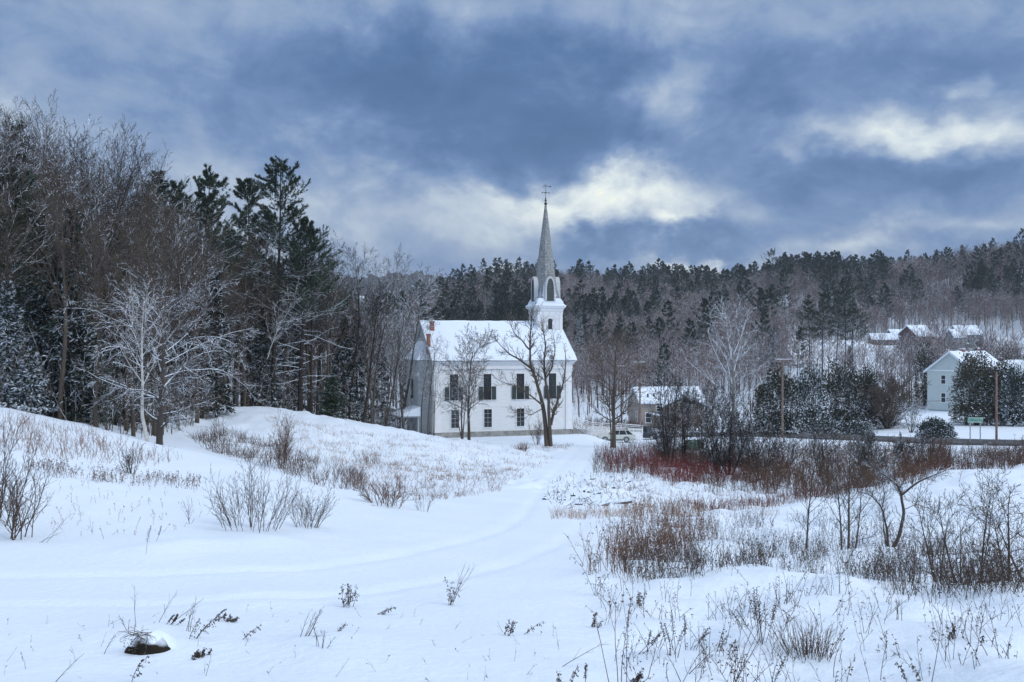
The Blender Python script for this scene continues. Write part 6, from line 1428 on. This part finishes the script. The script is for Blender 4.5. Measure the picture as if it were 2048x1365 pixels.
# ------------------------------------------------------------------ sky, light, haze, camera
def sky():
    w = bpy.data.worlds.new('World'); bpy.context.scene.world = w; w.use_nodes = True; nt = NT(w.node_tree); w.node_tree.nodes.clear()
    tc = nt.n('ShaderNodeTexCoord').outputs['Generated']; s = nt.xyz(tc)
    st = nt.n('ShaderNodeTexSky'); st.sky_type = 'NISHITA'; st.sun_disc = False; st.sun_elevation = math.radians(SUN_EL); st.sun_rotation = math.radians(SUN_ROT); st.air_density = 1.2; st.dust_density = 1.5
    y = nt.math('MAXIMUM', s[1], .2); U = nt.math('DIVIDE', s[0], y); V = nt.math('DIVIDE', s[2], y)
    cx = nt.n('ShaderNodeCombineXYZ'); nt.l.new(U, cx.inputs[0]); nt.l.new(V, cx.inputs[1]); uv = cx.outputs[0]
    # warp
    n1 = nt.noise(nt.vec('MULTIPLY', tc, (3.2, 1.6, 4.6)), 1., 5, .6, 0., 'Color'); wv = nt.vec('MULTIPLY', nt.vec('SUBTRACT', n1, (.5, .5, .5)), (.38, .18, 0)); 
    n2 = nt.noise(nt.vec('MULTIPLY', tc, (14, 6, 20)), 1., 5, .6, 0., 'Color'); wv2 = nt.vec('MULTIPLY', nt.vec('SUBTRACT', n2, (.5, .5, .5)), (.13, .09, 0))
    uvw = nt.vec('ADD', nt.vec('ADD', uv, wv), wv2)
    def blob(px, py, rx, ry, amp, soft=1.):
        u0, v0 = (px-CX)/F, (CY-py)/F; a, b_ = F/rx, F/ry
        q = nt.vec('MULTIPLY_ADD', uvw, (a, b_, 0), (-u0*a, -v0*b_, 0)); ln = nt.vec('LENGTH', q)
        return nt.mr(ln, 0., 1.6, amp, 0., True)
    val = None
    B = [(1080,215,520,130,-.34),(1420,270,300,110,-.12),(900,160,330,90,-.10),(1650,110,330,60,-.10),(1900,380,330,60,-.24),(1650,330,250,60,-.06),(1340,485,180,40,-.20),(1500,460,230,40,-.12),(450,230,330,120,-.07),(180,110,380,110,-.05),(760,480,260,80,-.08),(1950,130,200,100,-.07),(700,300,260,60,.02),
         (1290,395,200,60,.36),(1350,450,75,34,.40),(1190,370,260,70,.10),(1020,400,240,110,.05),(1430,525,150,20,.34),(1040,520,90,28,.34),(935,532,55,14,.26),(880,410,260,90,.13),(1430,205,110,85,.34),(1500,290,120,80,.16),(1780,268,130,50,.28),(1930,235,110,50,.2),(1640,300,90,40,.1),(1815,160,50,22,.20),(1930,300,160,50,.16),(1280,500,40,16,.16),
         (120,210,260,80,.15),(320,330,320,90,.12),(560,350,260,110,.10),(60,60,300,60,.02),(950,30,500,60,.06),(1900,500,330,28,.14),(1600,500,300,30,.08),(1750,30,260,50,.05),(650,500,300,60,.05)]
    for b_ in B:
        v = blob(*b_); val = v if val is None else nt.math('ADD', val, v)
    f1 = nt.noise(nt.vec('MULTIPLY', tc, (4.5, 2.5, 7.5)), 1., 9, .6, .8); f2 = nt.noise(nt.vec('MULTIPLY', tc, (14., 6, 20.)), 1., 8, .62, .5)
    val = nt.math('ADD', val, nt.math('MULTIPLY', nt.math('SUBTRACT', f1, .5), .75)); val = nt.math('ADD', val, nt.math('MULTIPLY', nt.math('SUBTRACT', f2, .5), .46))
    val = nt.math('ADD', val, .49)
    cr = nt.n('ShaderNodeValToRGB'); nt.l.new(val, cr.inputs[0]); e = cr.color_ramp.elements
    stops = [(.0, (.045, .11, .25)), (.2, (.08, .16, .33)), (.4, (.155, .25, .44)), (.58, (.285, .375, .53)), (.76, (.51, .59, .67)), (.92, (.78, .84, .82)), (1., (.93, .93, .78))]
    e[0].position = 0; e[0].color = (*stops[0][1], 1); e[1].position = 1; e[1].color = (*stops[-1][1], 1)
    for p, c in stops[1:-1]: el = e.new(p); el.color = (*c, 1)
    # the overcast brightens towards the zenith, well above the frame
    zen = nt.mr(s[2], .36, .85, 1., ZEN, True); back = nt.mr(s[1], -.6, .3, 1.25, 1., True)
    k = nt.math('MULTIPLY', nt.math('MULTIPLY', zen, back), 10.*SKYK)
    tint = nt.mix(nt.mr(s[2], .34, .6, 0., 1., True), (1., 1., 1.), (1.30, 1.05, .82)); cl = nt.vec('MULTIPLY', cr.outputs[0], tint); sc = nt.n('ShaderNodeVectorMath'); sc.operation = 'SCALE'; nt.l.new(cl, sc.inputs[0]); nt.l.new(k, sc.inputs['Scale'])
    cov = nt.mr(val, .0, .35, .90, .97)
    col = nt.mix(cov, st.outputs[0], sc.outputs[0])
    bg = nt.n('ShaderNodeBackground'); nt.l.new(col, bg.inputs[0]); bg.inputs[1].default_value = .1
    out = nt.n('ShaderNodeOutputWorld'); nt.l.new(bg.outputs[0], out.inputs[0])
SUN_EL, SUN_ROT, ZEN, SKYK = 40., 118., 2.4, 1.10
sky()
sl = bpy.data.lights.new('sun', 'SUN'); sl.energy = 1.35; sl.angle = math.radians(25); sl.color = (1., .95, .88)
so = bpy.data.objects.new('sun', sl); C.objects.link(so)
# sun direction: from the right, slightly behind the camera
az = math.radians(SUN_ROT); el = math.radians(SUN_EL)
from mathutils import Vector
sd = Vector((math.sin(az)*math.cos(el), math.cos(az)*math.cos(el), math.sin(el))); so.rotation_euler = sd.to_track_quat('Z', 'Y').to_euler()
HAZE = .00022
if HAZE:
    m = bpy.data.materials.new('haze_air'); m.use_nodes = True; m.node_tree.nodes.clear(); nt = NT(m.node_tree)
    pv = nt.n('ShaderNodeVolumePrincipled'); pv.inputs['Color'].default_value = (.80, .87, .97, 1); pv.inputs['Density'].default_value = HAZE; pv.inputs['Anisotropy'].default_value = .2
    o_ = nt.n('ShaderNodeOutputMaterial'); nt.l.new(pv.outputs[0], o_.inputs['Volume'])
    g = Geo(); g.box((-3900, -60, -160), (3900, 2600, 110)); tag(link('haze', g.mesh('haze', m)), kind='stuff')
cam = bpy.data.cameras.new('camera'); cam.sensor_width = 36.; cam.lens = 36.*F/2048; cam.clip_end = 9000; cam.clip_start = .1
co = bpy.data.objects.new('camera', cam); C.objects.link(co); co.location = (0, 0, 0); co.rotation_euler = (PI/2, 0, 0)
sc_ = bpy.context.scene; sc_.camera = co
sc_.view_settings.view_transform = 'Standard'; sc_.view_settings.look = 'None'; sc_.view_settings.exposure = 0.1; sc_.view_settings.gamma = 1.
sc_.cycles.volume_bounces = 0; sc_.cycles.max_bounces = 5; sc_.cycles.diffuse_bounces = 3; sc_.cycles.transparent_max_bounces = 4
